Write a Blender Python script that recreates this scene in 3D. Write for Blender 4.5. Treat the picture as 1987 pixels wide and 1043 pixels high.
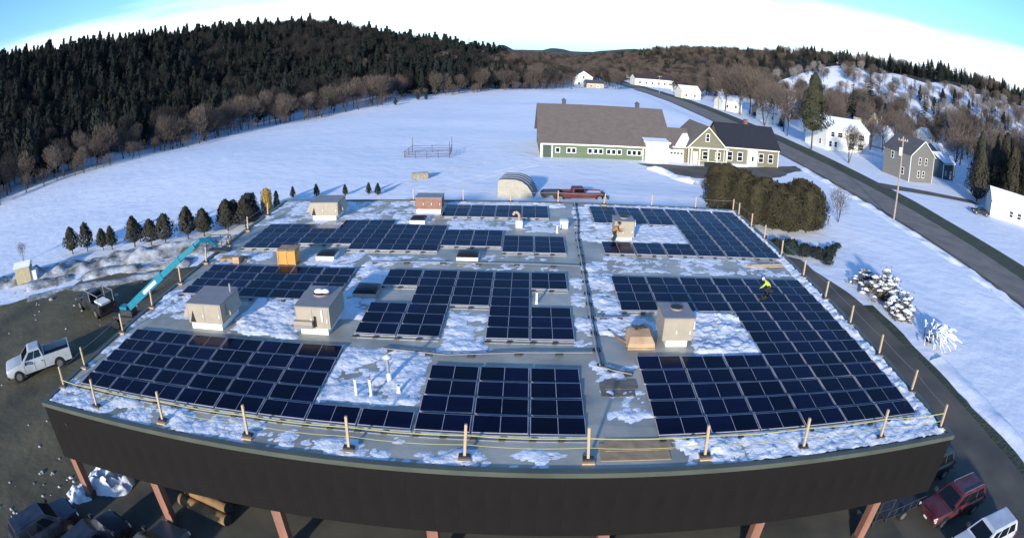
import bpy, math, random
from mathutils import Vector, Matrix, noise
R = math.radians
for o in list(bpy.data.objects):
    bpy.data.objects.remove(o)
sc = bpy.context.scene
col = sc.collection

# ------------------------------------------------------------------ camera
cam = bpy.data.cameras.new('drone_camera')
cam_ob = bpy.data.objects.new('drone_camera', cam)
col.objects.link(cam_ob)
sc.camera = cam_ob
YAW, PITCH, ROLL = -0.0231, 0.3568, 0.0157
_f = Vector((math.sin(YAW) * math.cos(PITCH), math.cos(YAW) * math.cos(PITCH), -math.sin(PITCH)))
_r = Vector((math.cos(YAW), -math.sin(YAW), 0))
_u = _r.cross(_f)
_cr, _sr = math.cos(ROLL), math.sin(ROLL)
_rr = _r * _cr + _u * _sr
_uu = _u * _cr - _r * _sr
cam_ob.matrix_world = Matrix(((_rr.x, _uu.x, -_f.x, 0), (_rr.y, _uu.y, -_f.y, 0), (_rr.z, _uu.z, -_f.z, 19.11), (0, 0, 0, 1)))
cam.type = 'PANO'
cam.sensor_fit = 'HORIZONTAL'
cam.sensor_width = 36.0
cam.sensor_height = 36.0 * 537 / 1024
cam.clip_start = 0.1
cam.clip_end = 9000
cc = cam.cycles if hasattr(cam, 'cycles') and hasattr(cam.cycles, 'panorama_type') else cam
cc.panorama_type = 'FISHEYE_LENS_POLYNOMIAL'
cc.fisheye_fov = R(170)
_q = 1.987 / 36.0
cc.fisheye_polynomial_k0 = 0.0
cc.fisheye_polynomial_k1 = -0.8206 * _q
cc.fisheye_polynomial_k2 = 0.0
cc.fisheye_polynomial_k3 = -0.0799 * _q ** 3
cc.fisheye_polynomial_k4 = 0.0

# ------------------------------------------------------------------ sky, sun, exposure
SUN_EL = R(13)
SUN_DIR = Vector((-0.30 * math.cos(SUN_EL), -0.954 * math.cos(SUN_EL), math.sin(SUN_EL)))   # towards the sun
world = bpy.data.worlds.new('World')
sc.world = world
world.use_nodes = True
wn, wl = world.node_tree.nodes, world.node_tree.links
wn.clear()
w_out = wn.new('ShaderNodeOutputWorld')
w_bg = wn.new('ShaderNodeBackground')
w_sky = wn.new('ShaderNodeTexSky')
w_sky.sky_type = 'NISHITA'
w_sky.sun_disc = False
w_sky.sun_elevation = SUN_EL
w_sky.sun_rotation = math.atan2(SUN_DIR.x, SUN_DIR.y)
w_sky.altitude = 200
w_sky.air_density = 1.0
w_sky.dust_density = 0.3
w_sky.ozone_density = 2.5
w_bg.inputs['Strength'].default_value = 0.14
w_tc = wn.new('ShaderNodeTexCoord')
w_sep = wn.new('ShaderNodeSeparateXYZ')
wl.new(w_tc.outputs['Generated'], w_sep.inputs[0])
w_map = wn.new('ShaderNodeMapping')
w_map.inputs['Scale'].default_value = (1.3, 1.3, 16.0)
wl.new(w_tc.outputs['Generated'], w_map.inputs[0])
w_noise = wn.new('ShaderNodeTexNoise')
w_noise.inputs['Scale'].default_value = 1.6
w_noise.inputs['Detail'].default_value = 5
w_noise.inputs['Roughness'].default_value = 0.55
wl.new(w_map.outputs[0], w_noise.inputs['Vector'])
w_add = wn.new('ShaderNodeMath'); w_add.operation = 'MULTIPLY_ADD'      # z + (noise-.5)*k
w_add.inputs[1].default_value = 0.11
wl.new(w_noise.outputs['Fac'], w_add.inputs[0])
wl.new(w_sep.outputs['Z'], w_add.inputs[2])
w_mr = wn.new('ShaderNodeMapRange')
w_mr.interpolation_type = 'SMOOTHSTEP'
w_mr.inputs['From Min'].default_value = 0.135
w_mr.inputs['From Max'].default_value = 0.185
w_mr.inputs['To Min'].default_value = 1.0
w_mr.inputs['To Max'].default_value = 0.0
wl.new(w_add.outputs[0], w_mr.inputs['Value'])
w_mix = wn.new('ShaderNodeMixRGB')
w_cr = wn.new('ShaderNodeMapRange'); w_cr.inputs['From Min'].default_value = 0.0; w_cr.inputs['From Max'].default_value = 0.06
wl.new(w_sep.outputs['Z'], w_cr.inputs['Value'])
w_cm = wn.new('ShaderNodeMixRGB')                            # bright thin cloud along the whole horizon, turquoise lowest down
w_cm.inputs[1].default_value = (3.7, 6.0, 6.5, 1); w_cm.inputs[2].default_value = (6.6, 7.5, 7.9, 1)
wl.new(w_cr.outputs[0], w_cm.inputs[0]); wl.new(w_cm.outputs[0], w_mix.inputs[2])
wl.new(w_mr.outputs[0], w_mix.inputs[0])
w_tint = wn.new('ShaderNodeMixRGB'); w_tint.blend_type = 'MULTIPLY'
w_tint.inputs[0].default_value = 1.0
w_tint.inputs[2].default_value = (0.70, 1.0, 1.36, 1)       # cold camera white balance
wl.new(w_sky.outputs[0], w_tint.inputs[1])
wl.new(w_tint.outputs[0], w_mix.inputs[1])
wl.new(w_mix.outputs[0], w_bg.inputs['Color'])
wl.new(w_bg.outputs[0], w_out.inputs['Surface'])

sun = bpy.data.lights.new('sun', 'SUN')
sun.energy = 3.7
sun.angle = R(2.5)
sun.color = (1.0, 0.92, 0.79)
sun_ob = bpy.data.objects.new('sun', sun)
col.objects.link(sun_ob)
sun_ob.rotation_euler = SUN_DIR.to_track_quat('Z', 'Y').to_euler()
sun_ob.location = (-60, -200, 80)

sc.view_settings.view_transform = 'Standard'
sc.view_settings.look = 'None'
sc.view_settings.gamma = 1.0
sc.view_settings.exposure = 0.62
sc.view_settings.use_curve_mapping = False
sc.render.engine = 'CYCLES'
sc.cycles.use_denoising = True
sc.cycles.max_bounces = 5
sc.cycles.diffuse_bounces = 3
sc.cycles.glossy_bounces = 2
sc.cycles.transmission_bounces = 2
sc.cycles.transparent_max_bounces = 4
sc.cycles.use_light_tree = True

# ------------------------------------------------------------------ materials
MATS = {}
def mat(name, c, rough=0.8, var=0.12, scale=3.0, bump=0.0, bscale=20.0, metal=0.0, c2=None, detail=4, spec=0.5, stretch=None, rnd=0.0):
    """procedural material: base colour c varied towards c2 (or darker) by noise, optional bump, optional change per object"""
    if name in MATS: return MATS[name]
    m = bpy.data.materials.new(name); m.use_nodes = True
    n, l = m.node_tree.nodes, m.node_tree.links
    b = n['Principled BSDF']
    b.inputs['Roughness'].default_value = rough
    b.inputs['Metallic'].default_value = metal
    b.inputs['Specular IOR Level'].default_value = spec
    tc = n.new('ShaderNodeTexCoord')
    src = tc.outputs['Object']
    if stretch:
        mp = n.new('ShaderNodeMapping'); mp.inputs['Scale'].default_value = stretch
        l.new(src, mp.inputs[0]); src = mp.outputs[0]
    if rnd:
        oi = n.new('ShaderNodeObjectInfo')
    nz = n.new('ShaderNodeTexNoise'); nz.inputs['Scale'].default_value = scale; nz.inputs['Detail'].default_value = detail
    l.new(src, nz.inputs['Vector'])
    rp = n.new('ShaderNodeValToRGB')
    rp.color_ramp.elements[0].position = 0.32; rp.color_ramp.elements[1].position = 0.68
    a = c2 if c2 else tuple(x * (1 - var) for x in c)
    z = c if c2 else tuple(min(1, x * (1 + var)) for x in c)
    rp.color_ramp.elements[0].color = (*a, 1); rp.color_ramp.elements[1].color = (*z, 1)
    l.new(nz.outputs['Fac'], rp.inputs[0])
    out = rp.outputs[0]
    if rnd:
        hs = n.new('ShaderNodeHueSaturation')
        mr = n.new('ShaderNodeMapRange'); mr.inputs['To Min'].default_value = 1 - rnd; mr.inputs['To Max'].default_value = 1 + rnd
        l.new(oi.outputs['Random'], mr.inputs['Value']); l.new(mr.outputs[0], hs.inputs['Value']); l.new(out, hs.inputs['Color'])
        out = hs.outputs[0]
    l.new(out, b.inputs['Base Color'])
    if bump:
        n2 = n.new('ShaderNodeTexNoise'); n2.inputs['Scale'].default_value = bscale; n2.inputs['Detail'].default_value = 6
        l.new(src, n2.inputs['Vector'])
        bp = n.new('ShaderNodeBump'); bp.inputs['Strength'].default_value = 1.0; bp.inputs['Distance'].default_value = bump
        l.new(n2.outputs['Fac'], bp.inputs['Height']); l.new(bp.outputs[0], b.inputs['Normal'])
    MATS[name] = m
    return m

SNOW = mat('snow', (0.88, 0.89, 0.93), 0.65, c2=(0.82, 0.845, 0.91), scale=0.15, bump=0.16, bscale=0.45)
SNOWP = mat('roof_snow', (0.82, 0.84, 0.90), 0.6, c2=(0.66, 0.68, 0.72), scale=1.1, bump=0.06, bscale=5.0)
SNOWC = mat('snow_cap', (0.84, 0.87, 0.93), 0.65, var=0.03, bump=0.02, bscale=6)
MEMB = mat('roof_membrane', (0.44, 0.415, 0.345), 0.45, c2=(0.22, 0.215, 0.185), scale=0.45, bump=0.01, bscale=5, detail=8, spec=0.5)
FASC = mat('fascia_metal', (0.0105, 0.0092, 0.0088), 0.7, spec=0.14, var=0.15, scale=1.0)
FLASH = mat('edge_metal', (0.075, 0.085, 0.068), 0.45, var=0.15, scale=0.8)
ASPH = mat('asphalt', (0.24, 0.205, 0.175), 0.85, c2=(0.155, 0.135, 0.118), scale=0.3, bump=0.01, bscale=30, detail=8)
DRIVE = mat('driveway_asphalt', (0.135, 0.113, 0.085), 0.85, c2=(0.062, 0.058, 0.050), scale=0.25, bump=0.01, bscale=20, detail=8)
DIRT = mat('dirt', (0.155, 0.125, 0.066), 0.9, c2=(0.056, 0.052, 0.032), scale=0.22, bump=0.06, bscale=1.5, detail=9)
CONC = mat('concrete', (0.13, 0.118, 0.09), 0.85, c2=(0.055, 0.055, 0.047), scale=0.35, detail=8)
GRASS = mat('dead_grass', (0.060, 0.075, 0.040), 0.95, c2=(0.030, 0.042, 0.028), scale=0.7, bump=0.15, bscale=3)
WOOD = mat('new_timber', (0.50, 0.36, 0.23), 0.7, var=0.15, scale=4, stretch=(1, 1, 0.2))
COLW = mat('stained_timber', (0.27, 0.125, 0.085), 0.7, var=0.2, scale=3, stretch=(1, 1, 0.15))
PLY = mat('plywood', (0.34, 0.24, 0.14), 0.8, var=0.25, scale=2)
TAPE = mat('yellow_line', (0.42, 0.39, 0.15), 0.6, var=0.1)
BLOCK = mat('dark_rubber', (0.03, 0.03, 0.032), 0.8, var=0.2)
GLASSP = mat('solar_glass', (0.0020, 0.0024, 0.017), 0.14, var=0.4, scale=0.6, spec=0.15, rnd=0.6)
FRAME = mat('anodised_frame', (0.40, 0.385, 0.44), 0.5, var=0.06, metal=0.0)
GALV = mat('galvanised', (0.42, 0.42, 0.42), 0.45, var=0.1, metal=0.6)
RTU = mat('beige_sheet_metal', (0.36, 0.31, 0.24), 0.55, var=0.07, scale=2)
RTUT = mat('cabinet_top', (0.24, 0.22, 0.22), 0.55, var=0.08, scale=2)
WHITE = mat('white_paint', (0.80, 0.80, 0.76), 0.55, var=0.04, scale=1.5)
CREAM = mat('cream_paint', (0.74, 0.72, 0.58), 0.6, var=0.05)
BLACKM = mat('black_opening', (0.008, 0.008, 0.009), 0.7, var=0.1)
RED = mat('red_brown_box', (0.26, 0.13, 0.09), 0.7, var=0.15)
ORANGE = mat('orange_crate', (0.62, 0.29, 0.07), 0.7, var=0.12, scale=3)
CARD = mat('tan_wrap', (0.46, 0.30, 0.18), 0.75, var=0.15, scale=2)
TEAL = mat('teal_paint', (0.010, 0.19, 0.27), 0.4, var=0.08)
DKGREY = mat('dark_steel', (0.035, 0.035, 0.04), 0.5, var=0.1)
TYRE = mat('tyre', (0.012, 0.012, 0.013), 0.85, var=0.1)
RIM = mat('wheel_rim', (0.35, 0.35, 0.36), 0.35, metal=0.7, var=0.05)
CARGLASS = mat('car_glass', (0.006, 0.009, 0.013), 0.08, var=0.05)
PANE = mat('window_pane', (0.012, 0.014, 0.018), 0.08, var=0.05)
LAMPG = mat('lamp_glass', (0.75, 0.75, 0.70), 0.2, var=0.03)
TAIL = mat('tail_lamp', (0.35, 0.02, 0.02), 0.3, var=0.05)
BARK = mat('bark', (0.085, 0.065, 0.052), 0.95, var=0.25, scale=2)
TWIG = mat('bare_twigs', (0.140, 0.104, 0.080), 0.95, c2=(0.085, 0.066, 0.055), scale=0.25, rnd=0.28)
TWIGD = mat('bare_twigs_dark', (0.032, 0.027, 0.023), 0.95, c2=(0.016, 0.016, 0.015), scale=0.2, rnd=0.3)
NEEDLE = mat('dark_needles', (0.012, 0.023, 0.016), 0.9, c2=(0.006, 0.012, 0.010), scale=0.5, rnd=0.3)
PALET = mat('pale_birch_twigs', (0.30, 0.27, 0.25), 0.9, c2=(0.20, 0.18, 0.17), scale=0.3, rnd=0.2)
DOME = mat('dark_dome', (0.010, 0.008, 0.010), 0.55, var=0.2)
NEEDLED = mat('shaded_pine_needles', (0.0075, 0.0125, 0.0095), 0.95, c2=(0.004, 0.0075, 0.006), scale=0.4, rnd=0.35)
NEEDLEG = mat('ridge_needles', (0.018, 0.050, 0.030), 0.9, c2=(0.010, 0.026, 0.018), scale=0.5, rnd=0.25)
CEDAR = mat('cedar_foliage', (0.054, 0.043, 0.016), 0.9, c2=(0.019, 0.018, 0.009), scale=0.8, rnd=0.15)
CEDARB = mat('brown_cedar_foliage', (0.050, 0.042, 0.026), 0.9, c2=(0.022, 0.024, 0.016), scale=0.8, rnd=0.2)
GOLD = mat('golden_foliage', (0.42, 0.29, 0.045), 0.85, c2=(0.25, 0.15, 0.03), scale=1.0)
SKIN = mat('skin', (0.42, 0.25, 0.18), 0.6, var=0.05)
HIVIS = mat('hi_vis_yellow', (0.62, 0.75, 0.05), 0.7, var=0.05)
DENIM = mat('dark_work_trousers', (0.018, 0.024, 0.022), 0.9, var=0.15)
JACKET = mat('tan_jacket', (0.36, 0.16, 0.07), 0.85, var=0.15)
HELMET = mat('white_helmet', (0.8, 0.8, 0.78), 0.35, var=0.02)
HAT = mat('dark_knit_hat', (0.05, 0.02, 0.02), 0.9, var=0.1)

# ------------------------------------------------------------------ mesh helpers
class MB:
    def __init__(s):
        s.v = []; s.f = []; s.m = []; s.mats = []
    def mi(s, m):
        if m not in s.mats: s.mats.append(m)
        return s.mats.index(m)
    def quad(s, pts, m):
        k = len(s.v); s.v += [tuple(p) for p in pts]; s.f.append(tuple(range(k, k + len(pts)))); s.m.append(s.mi(m))
    def box(s, x0, x1, y0, y1, z0, z1, m, M=None):
        k = len(s.v)
        P = [(x0, y0, z0), (x1, y0, z0), (x1, y1, z0), (x0, y1, z0), (x0, y0, z1), (x1, y0, z1), (x1, y1, z1), (x0, y1, z1)]
        if M is not None: P = [tuple(M @ Vector(p)) for p in P]
        s.v += P
        for f in ((0, 3, 2, 1), (4, 5, 6, 7), (0, 1, 5, 4), (1, 2, 6, 5), (2, 3, 7, 6), (3, 0, 4, 7)):
            s.f.append(tuple(k + i for i in f)); s.m.append(s.mi(m))
        return s
    def tube(s, p0, p1, r0, r1, m, n=6, cap=True):
        p0, p1 = Vector(p0), Vector(p1)
        d = p1 - p0
        if d.length < 1e-6: return s
        d.normalize()
        a = d.orthogonal().normalized(); b = d.cross(a)
        k = len(s.v); mi = s.mi(m)
        for p, r in ((p0, r0), (p1, r1)):
            for i in range(n):
                t = 2 * math.pi * i / n
                s.v.append(tuple(p + a * (r * math.cos(t)) + b * (r * math.sin(t))))
        for i in range(n):
            j = (i + 1) % n
            s.f.append((k + i, k + j, k + n + j, k + n + i)); s.m.append(mi)
        if cap:
            s.f.append(tuple(k + n + i for i in range(n))); s.m.append(mi)
            s.f.append(tuple(k + n - 1 - i for i in range(n))); s.m.append(mi)
        return s
    def path(s, pts, r, m, n=6):
        for a, b in zip(pts[:-1], pts[1:]): s.tube(a, b, r, r, m, n)
        return s
    def prism(s, poly, axis, a0, a1, m):
        """extrude a polygon given in the two other axes along axis"""
        k = len(s.v); n = len(poly); mi = s.mi(m)
        def P(u, w, a):
            return (a, u, w) if axis == 'x' else (u, a, w) if axis == 'y' else (u, w, a)
        for a in (a0, a1):
            s.v += [P(u, w, a) for u, w in poly]
        s.f.append(tuple(k + i for i in reversed(range(n)))); s.m.append(mi)
        s.f.append(tuple(k + n + i for i in range(n))); s.m.append(mi)
        for i in range(n):
            j = (i + 1) % n
            s.f.append((k + i, k + j, k + n + j, k + n + i)); s.m.append(mi)
        return s
    def loft(s, rings, m, closed=True, cap=True):
        k = len(s.v); n = len(rings[0]); mi = s.mi(m)
        for r in rings: s.v += [tuple(p) for p in r]
        for a in range(len(rings) - 1):
            for i in range(n if closed else n - 1):
                j = (i + 1) % n
                s.f.append((k + a * n + i, k + a * n + j, k + (a + 1) * n + j, k + (a + 1) * n + i)); s.m.append(mi)
        if cap and closed:
            s.f.append(tuple(k + i for i in reversed(range(n)))); s.m.append(mi)
            s.f.append(tuple(k + (len(rings) - 1) * n + i for i in range(n))); s.m.append(mi)
        return s
    def mesh(s, name, smooth=0):
        me = bpy.data.meshes.new(name)
        me.from_pydata(s.v, [], s.f)
        for m in s.mats: me.materials.append(m)
        me.polygons.foreach_set('material_index', s.m)
        if smooth:
            me.polygons.foreach_set('use_smooth', [True] * len(me.polygons))
        me.update()
        if smooth and smooth < 180:
            try: me.set_sharp_from_angle(angle=R(smooth))
            except Exception: pass
        return me
    def build(s, name, parent=None, smooth=0, fixn=False):
        me = s.mesh(name, smooth)
        if fixn:
            import bmesh
            bm = bmesh.new(); bm.from_mesh(me); bmesh.ops.recalc_face_normals(bm, faces=bm.faces); bm.to_mesh(me); bm.free()
        o = bpy.data.objects.new(name, me); col.objects.link(o)
        if parent is not None: o.parent = parent
        return o

def put(name, me, parent=None, loc=(0, 0, 0), rz=0.0, scale=None):
    o = bpy.data.objects.new(name, me); col.objects.link(o)
    o.location = loc; o.rotation_euler = (0, 0, rz)
    if scale is not None: o.scale = scale if hasattr(scale, '__len__') else (scale,) * 3
    if parent is not None: o.parent = parent
    return o
def tag(o, label, cat, group=None):
    o['label'] = label; o['category'] = cat
    if group: o['group'] = group
    return o
def thing(name, label, cat, loc=(0, 0, 0), rz=0.0, group=None):
    o = bpy.data.objects.new(name, None); col.objects.link(o)
    o.empty_display_size = 0.2
    o.location = loc; o.rotation_euler = (0, 0, rz)
    return tag(o, label, cat, group)
def structure(o):
    o['kind'] = 'structure'; return o
def stuff(o, label, cat):
    o['kind'] = 'stuff'; return tag(o, label, cat)
def copy_tree(o, parent=None):
    c = o.copy(); col.objects.link(c); c.parent = parent
    for ch in o.children: copy_tree(ch, c)
    return c
def nz(x, y, s=1.0, z=0.0):
    return noise.noise(Vector((x * s, y * s, z)))
def sstep(a, b, x):
    t = max(0.0, min(1.0, (x - a) / (b - a))); return t * t * (3 - 2 * t)

# ------------------------------------------------------------------ terrain
RIDGE_L = [(-300, 60, 36, 150), (-275, 130, 38, 150), (-261, 202, 40, 155), (-240, 241, 36, 150), (-223, 283, 34, 150), (-196, 349, 35, 165), (-163, 398, 35, 180), (-136, 460, 23, 200), (-110, 540, 8, 220), (-90, 640, 0, 230)]
RIDGE_R = [(152, 786, 13, 110), (172, 678, 25, 110), (186, 572, 25, 105), (197, 484, 25, 105), (210, 433, 32, 105), (224, 382, 33, 105), (240, 349, 33, 110), (255, 314, 34, 120), (264, 284, 35, 130), (284, 237, 33, 145), (310, 150, 30, 160), (330, 40, 28, 170)]
def ridge_h(R_, x, y, side):
    best = None
    for (ax, ay, ah, aw), (bx, by, bh, bw) in zip(R_[:-1], R_[1:]):
        dx, dy = bx - ax, by - ay
        t = max(0.0, min(1.0, ((x - ax) * dx + (y - ay) * dy) / (dx * dx + dy * dy)))
        d = math.hypot(x - ax - t * dx, y - ay - t * dy)
        if best is None or d < best[0]:
            best = (d, ah + t * (bh - ah), aw + t * (bw - aw), (x - ax) * dy - (y - ay) * dx)
    d, h, w, cr = best
    if cr * side > 0: return h * (1 - 0.25 * sstep(0, 500, d))
    return h * (1 - sstep(0, w, d))
def road_x(y):
    return 56.0 - 14.0 * sstep(240, 470, y) * (1 + max(0, y - 470) / 300) + 0.012 * min(y, 240)
def flatness(x, y):
    """1 where people graded the ground (yard, drive, road), 0 in the fields"""
    a = 1 - sstep(2, 14, max(-74 - x, x - 34, -30 - y, y - 52))
    b = 1 - sstep(1, 6, max(road_x(y) - 4 - x, x - road_x(y) - 17)) if y < 640 else 0
    c = 1 - sstep(2, 12, max(50 - x, x - 104, 50 - y, y - 160))
    d = 1 - sstep(2, 14, max(-2 - x, x - 52, 92 - y, y - 128))
    return max(a, b, c, d)
def H(x, y):
    h = max(ridge_h(RIDGE_L, x, y, -1), ridge_h(RIDGE_R, x, y, -1))
    u = 1.7 * nz(x, y, 0.014, 5.1) + 0.60 * nz(x, y, 0.032, 3.1) + 0.13 * nz(x, y, 0.085, 7.7) + 0.07 * nz(x, y, 0.22, 1.3)
    return h + (u + 0.02) * (1 - flatness(x, y))

def axis(lo, hi, c0, c1, fine, grow):
    xs = [c0]
    while xs[-1] < c1: xs.append(xs[-1] + fine)
    st = fine
    while xs[-1] < hi:
        st *= grow; xs.append(xs[-1] + st)
    st = fine
    left = [c0]
    while left[-1] > lo:
        st *= grow; left.append(left[-1] - st)
    return list(reversed(left[1:])) + xs
GX = axis(-3500, 3500, -125, 130, 2.5, 1.09)
GY = axis(-300, 5200, 0, 300, 2.5, 1.06)
mb = MB()
mb.v = [(x, y, H(x, y)) for y in GY for x in GX]
nx = len(GX)
mb.f = [(j * nx + i, j * nx + i + 1, (j + 1) * nx + i + 1, (j + 1) * nx + i) for j in range(len(GY) - 1) for i in range(nx - 1)]
mb.m = [0] * len(mb.f); mb.mi(SNOW)
structure(mb.build('ground', smooth=180))

mb = MB(); FLOOR = mat('leaf_litter', (0.050, 0.043, 0.037), 0.95, c2=(0.026, 0.024, 0.022), scale=0.06)
idx_ = {}
def fid(i, j):
    if (i, j) not in idx_:
        idx_[(i, j)] = len(mb.v); x, y = GX[i], GY[j]; mb.v.append((x, y, H(x, y) + 0.12))
    return idx_[(i, j)]
for j in range(len(GY) - 1):
    for i in range(nx - 1):
        x, y = (GX[i] + GX[i + 1]) / 2, (GY[j] + GY[j + 1]) / 2
        if abs(x) > 900 and y < 1200: continue
        hl, hr = ridge_h(RIDGE_L, x, y, -1), ridge_h(RIDGE_R, x, y, -1)
        k = 7 * nz(x, y, 0.03, 6.0)
        if (hl > 1.2 + .25 * k and x < 40) or (y > 430 + 4 * k and hl < 6 and hr < 6 and abs(x - road_x(min(y, 640)) - 4) > 14) or (hr > 31.2 + .15 * k and y < 372) or (hr > 5 + k and y > 372):
            mb.f.append((fid(i, j), fid(i + 1, j), fid(i + 1, j + 1), fid(i, j + 1))); mb.m.append(0)
mb.mi(FLOOR)
structure(mb.build('woodland_floor', smooth=180))

def sheet(name, poly, z, m, jag=0.0, step=1.2, seed=0):
    """flat sheet with a slightly ragged outline"""
    pts = []
    for (ax, ay), (bx, by) in zip(poly, poly[1:] + poly[:1]):
        n = max(1, int(math.hypot(bx - ax, by - ay) / step)) if jag else 1
        for i in range(n):
            x, y = ax + (bx - ax) * i / n, ay + (by - ay) * i / n
            pts.append((x + jag * nz(x, y, 0.35, seed), y + jag * nz(x, y, 0.35, seed + 9.1)))
    mb = MB(); mb.quad([(x, y, z) for x, y in pts], m)
    import bmesh
    me = mb.mesh(name)
    bm = bmesh.new(); bm.from_mesh(me); bmesh.ops.triangulate(bm, faces=bm.faces); bm.to_mesh(me); bm.free()
    o = bpy.data.objects.new(name, me); col.objects.link(o)
    return structure(o)

sheet('dirt_lot', [(-22.6, -25), (-22.6, 52), (-28, 52), (-33, 49), (-40, 47.5), (-46, 44), (-49, 41.5), (-52, 38), (-58, 33), (-66, 24), (-72, 10), (-75, -25)], 0.034, DIRT, 2.2, 1.0, 2.0)
sheet('forecourt', [(-22.6, -25), (21, -25), (21, 21), (-22.6, 21)], 0.030, CONC)
sheet('driveway', [(18.3, -25), (31.2, -25), (31.2, 30), (30.6, 44), (28.5, 56), (24, 60), (18.3, 60)], 0.038, DRIVE, 0.5, 1.5, 4.0)
def strip(name, pts, z, m):
    mb = MB()
    for (a, b), (c, d) in zip(pts[:-1], pts[1:]):
        mb.quad([(a[0], a[1], z), (b[0], b[1], z), (d[0], d[1], z), (c[0], c[1], z)], m)
    return structure(mb.build(name))
ys = list(range(-40, 640, 12))
strip('road_verge', [((road_x(y) + 7.5, y), (road_x(y) + 14.5 + 1.2 * nz(y, 0, .06), y)) for y in ys if y < 420], 0.030, GRASS)
strip('road', [((road_x(y), y), (road_x(y) + 8.6, y)) for y in ys], 0.042, ASPH)
strip('road_shoulder', [((road_x(y) - 1.0 + .5 * nz(y, 3, .1), y), (road_x(y) + .2, y)) for y in ys if y < 330], 0.036, DIRT)
sheet('barn_yard', [(19.0, 104.5), (21.5, 98.5), (26.5, 94.5), (36, 95), (45, 101), (50, 107), (54.5, 110), (54.5, 115), (49, 111.5), (38, 107.2), (28, 104.6)], 0.034, DRIVE, 0.8, 1.0, 3.0)
strip('side_road', [((70, 101), (70, 106.5)), ((84, 99.5), (84, 104)), ((98, 97), (98, 101))], 0.050, DRIVE)
strip('drive_verge', [((30.6 - .012 * max(0, y - 20) + .35 * nz(y, 5, .2), y), (31.7 - .012 * max(0, y - 20) + .6 * nz(y, 8, .2), y)) for y in range(-24, 46, 2)], 0.046, GRASS)
# far wooded hills that close the valley
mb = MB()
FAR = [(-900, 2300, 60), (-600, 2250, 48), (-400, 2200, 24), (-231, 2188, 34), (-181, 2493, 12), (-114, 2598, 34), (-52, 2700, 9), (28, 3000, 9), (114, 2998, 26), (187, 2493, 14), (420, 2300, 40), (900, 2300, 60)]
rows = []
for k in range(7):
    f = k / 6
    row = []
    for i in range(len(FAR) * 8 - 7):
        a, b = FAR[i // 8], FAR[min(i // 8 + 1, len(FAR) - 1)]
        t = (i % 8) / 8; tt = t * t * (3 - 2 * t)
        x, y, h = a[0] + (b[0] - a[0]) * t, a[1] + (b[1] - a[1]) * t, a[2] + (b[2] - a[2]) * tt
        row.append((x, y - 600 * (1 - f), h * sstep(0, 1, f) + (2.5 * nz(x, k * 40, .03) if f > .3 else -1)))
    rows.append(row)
mb.loft(rows, mat('hazed_far_woods', (0.028, 0.040, 0.034), 1.0, var=0.4, scale=0.02), closed=False)  # distant haze is put into the woods colour as a dark teal
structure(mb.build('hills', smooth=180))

# ------------------------------------------------------------------ the large flat-roofed building
RX0, RX1, RY0, RY1, RZ = -22.0, 18.7, 16.05, 51.6, 5.95
B = thing('commercial_building', 'large low commercial building with flat roof, dark fascia and reddish timber columns', 'building', (0, 0, 0))
mb = MB(); mb.box(RX0 + .05, RX1 - .05, RY0 + .05, RY1 - .05, RZ - .35, RZ, MEMB); mb.build('roof_deck', B)
mb = MB()
for x0, x1, y0, y1 in ((RX0 - .06, RX1 + .06, RY0 - .06, RY0 + .22), (RX0 - .06, RX1 + .06, RY1 - .22, RY1 + .06), (RX0 - .06, RX0 + .22, RY0 + .22, RY1 - .22), (RX1 - .22, RX1 + .06, RY0 + .22, RY1 - .22)):
    mb.box(x0, x1, y0, y1, RZ - .14, RZ + .07, FLASH)
mb.build('edge_flashing', B)
# fascia: ribbed metal panels hung one by one
ZB = 2.86
pm = MB()
W = (RX1 - RX0) / 45
pm.box(0.0015, W - .0015, 0, .03, ZB, RZ - .142, FASC)
pmesh = pm.mesh('fascia_panel')
for k in range(45): put('fascia_panel', pmesh, B, (RX0 + k * W, RY0, 0))
mb = MB(); mb.box(RX0, RX0 + .06, RY0 + .04, RY1, ZB, RZ - .142, FASC); mb.box(RX1 - .06, RX1, RY0 + .04, RY1, ZB, RZ - .142, FASC)
mb.box(RX0 + .06, RX1 - .06, RY1 - .06, RY1 - .001, ZB, RZ - .142, FASC); mb.build('fascia_return', B)
mb = MB(); mb.box(RX0 + .02, RX1 - .02, RY0 + .05, 22.0, ZB + .02, ZB + .10, mat('soffit', (.10, .09, .08), .8)); mb.build('soffit', B)
mb = MB(); mb.box(RX0 + .9, RX1 - .4, 22.0, RY1 - .3, 0.0, RZ - .36, mat('wall_siding', (.16, .14, .12), .8, stretch=(1, 1, 8), scale=1)); mb.build('wall', B)
cm = MB(); cm.box(-.21, .21, -.21, .21, .0, ZB + .015, COLW); cm.box(-.26, .26, -.26, .26, 0, .30, CONC)
cmesh = cm.mesh('column')
for x in (-21.7, -15.95, -9.6, -3.2, 3.2, 9.6, 15.7): put('column', cmesh, B, (x, RY0 + .50, 0.03))
mb = MB(); mb.tube((-20.6, RY0 - .03, 5.05), (-20.6, RY0 + .02, 5.05), .10, .10, BLACKM, 10); mb.build('fascia_vent', B)

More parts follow.
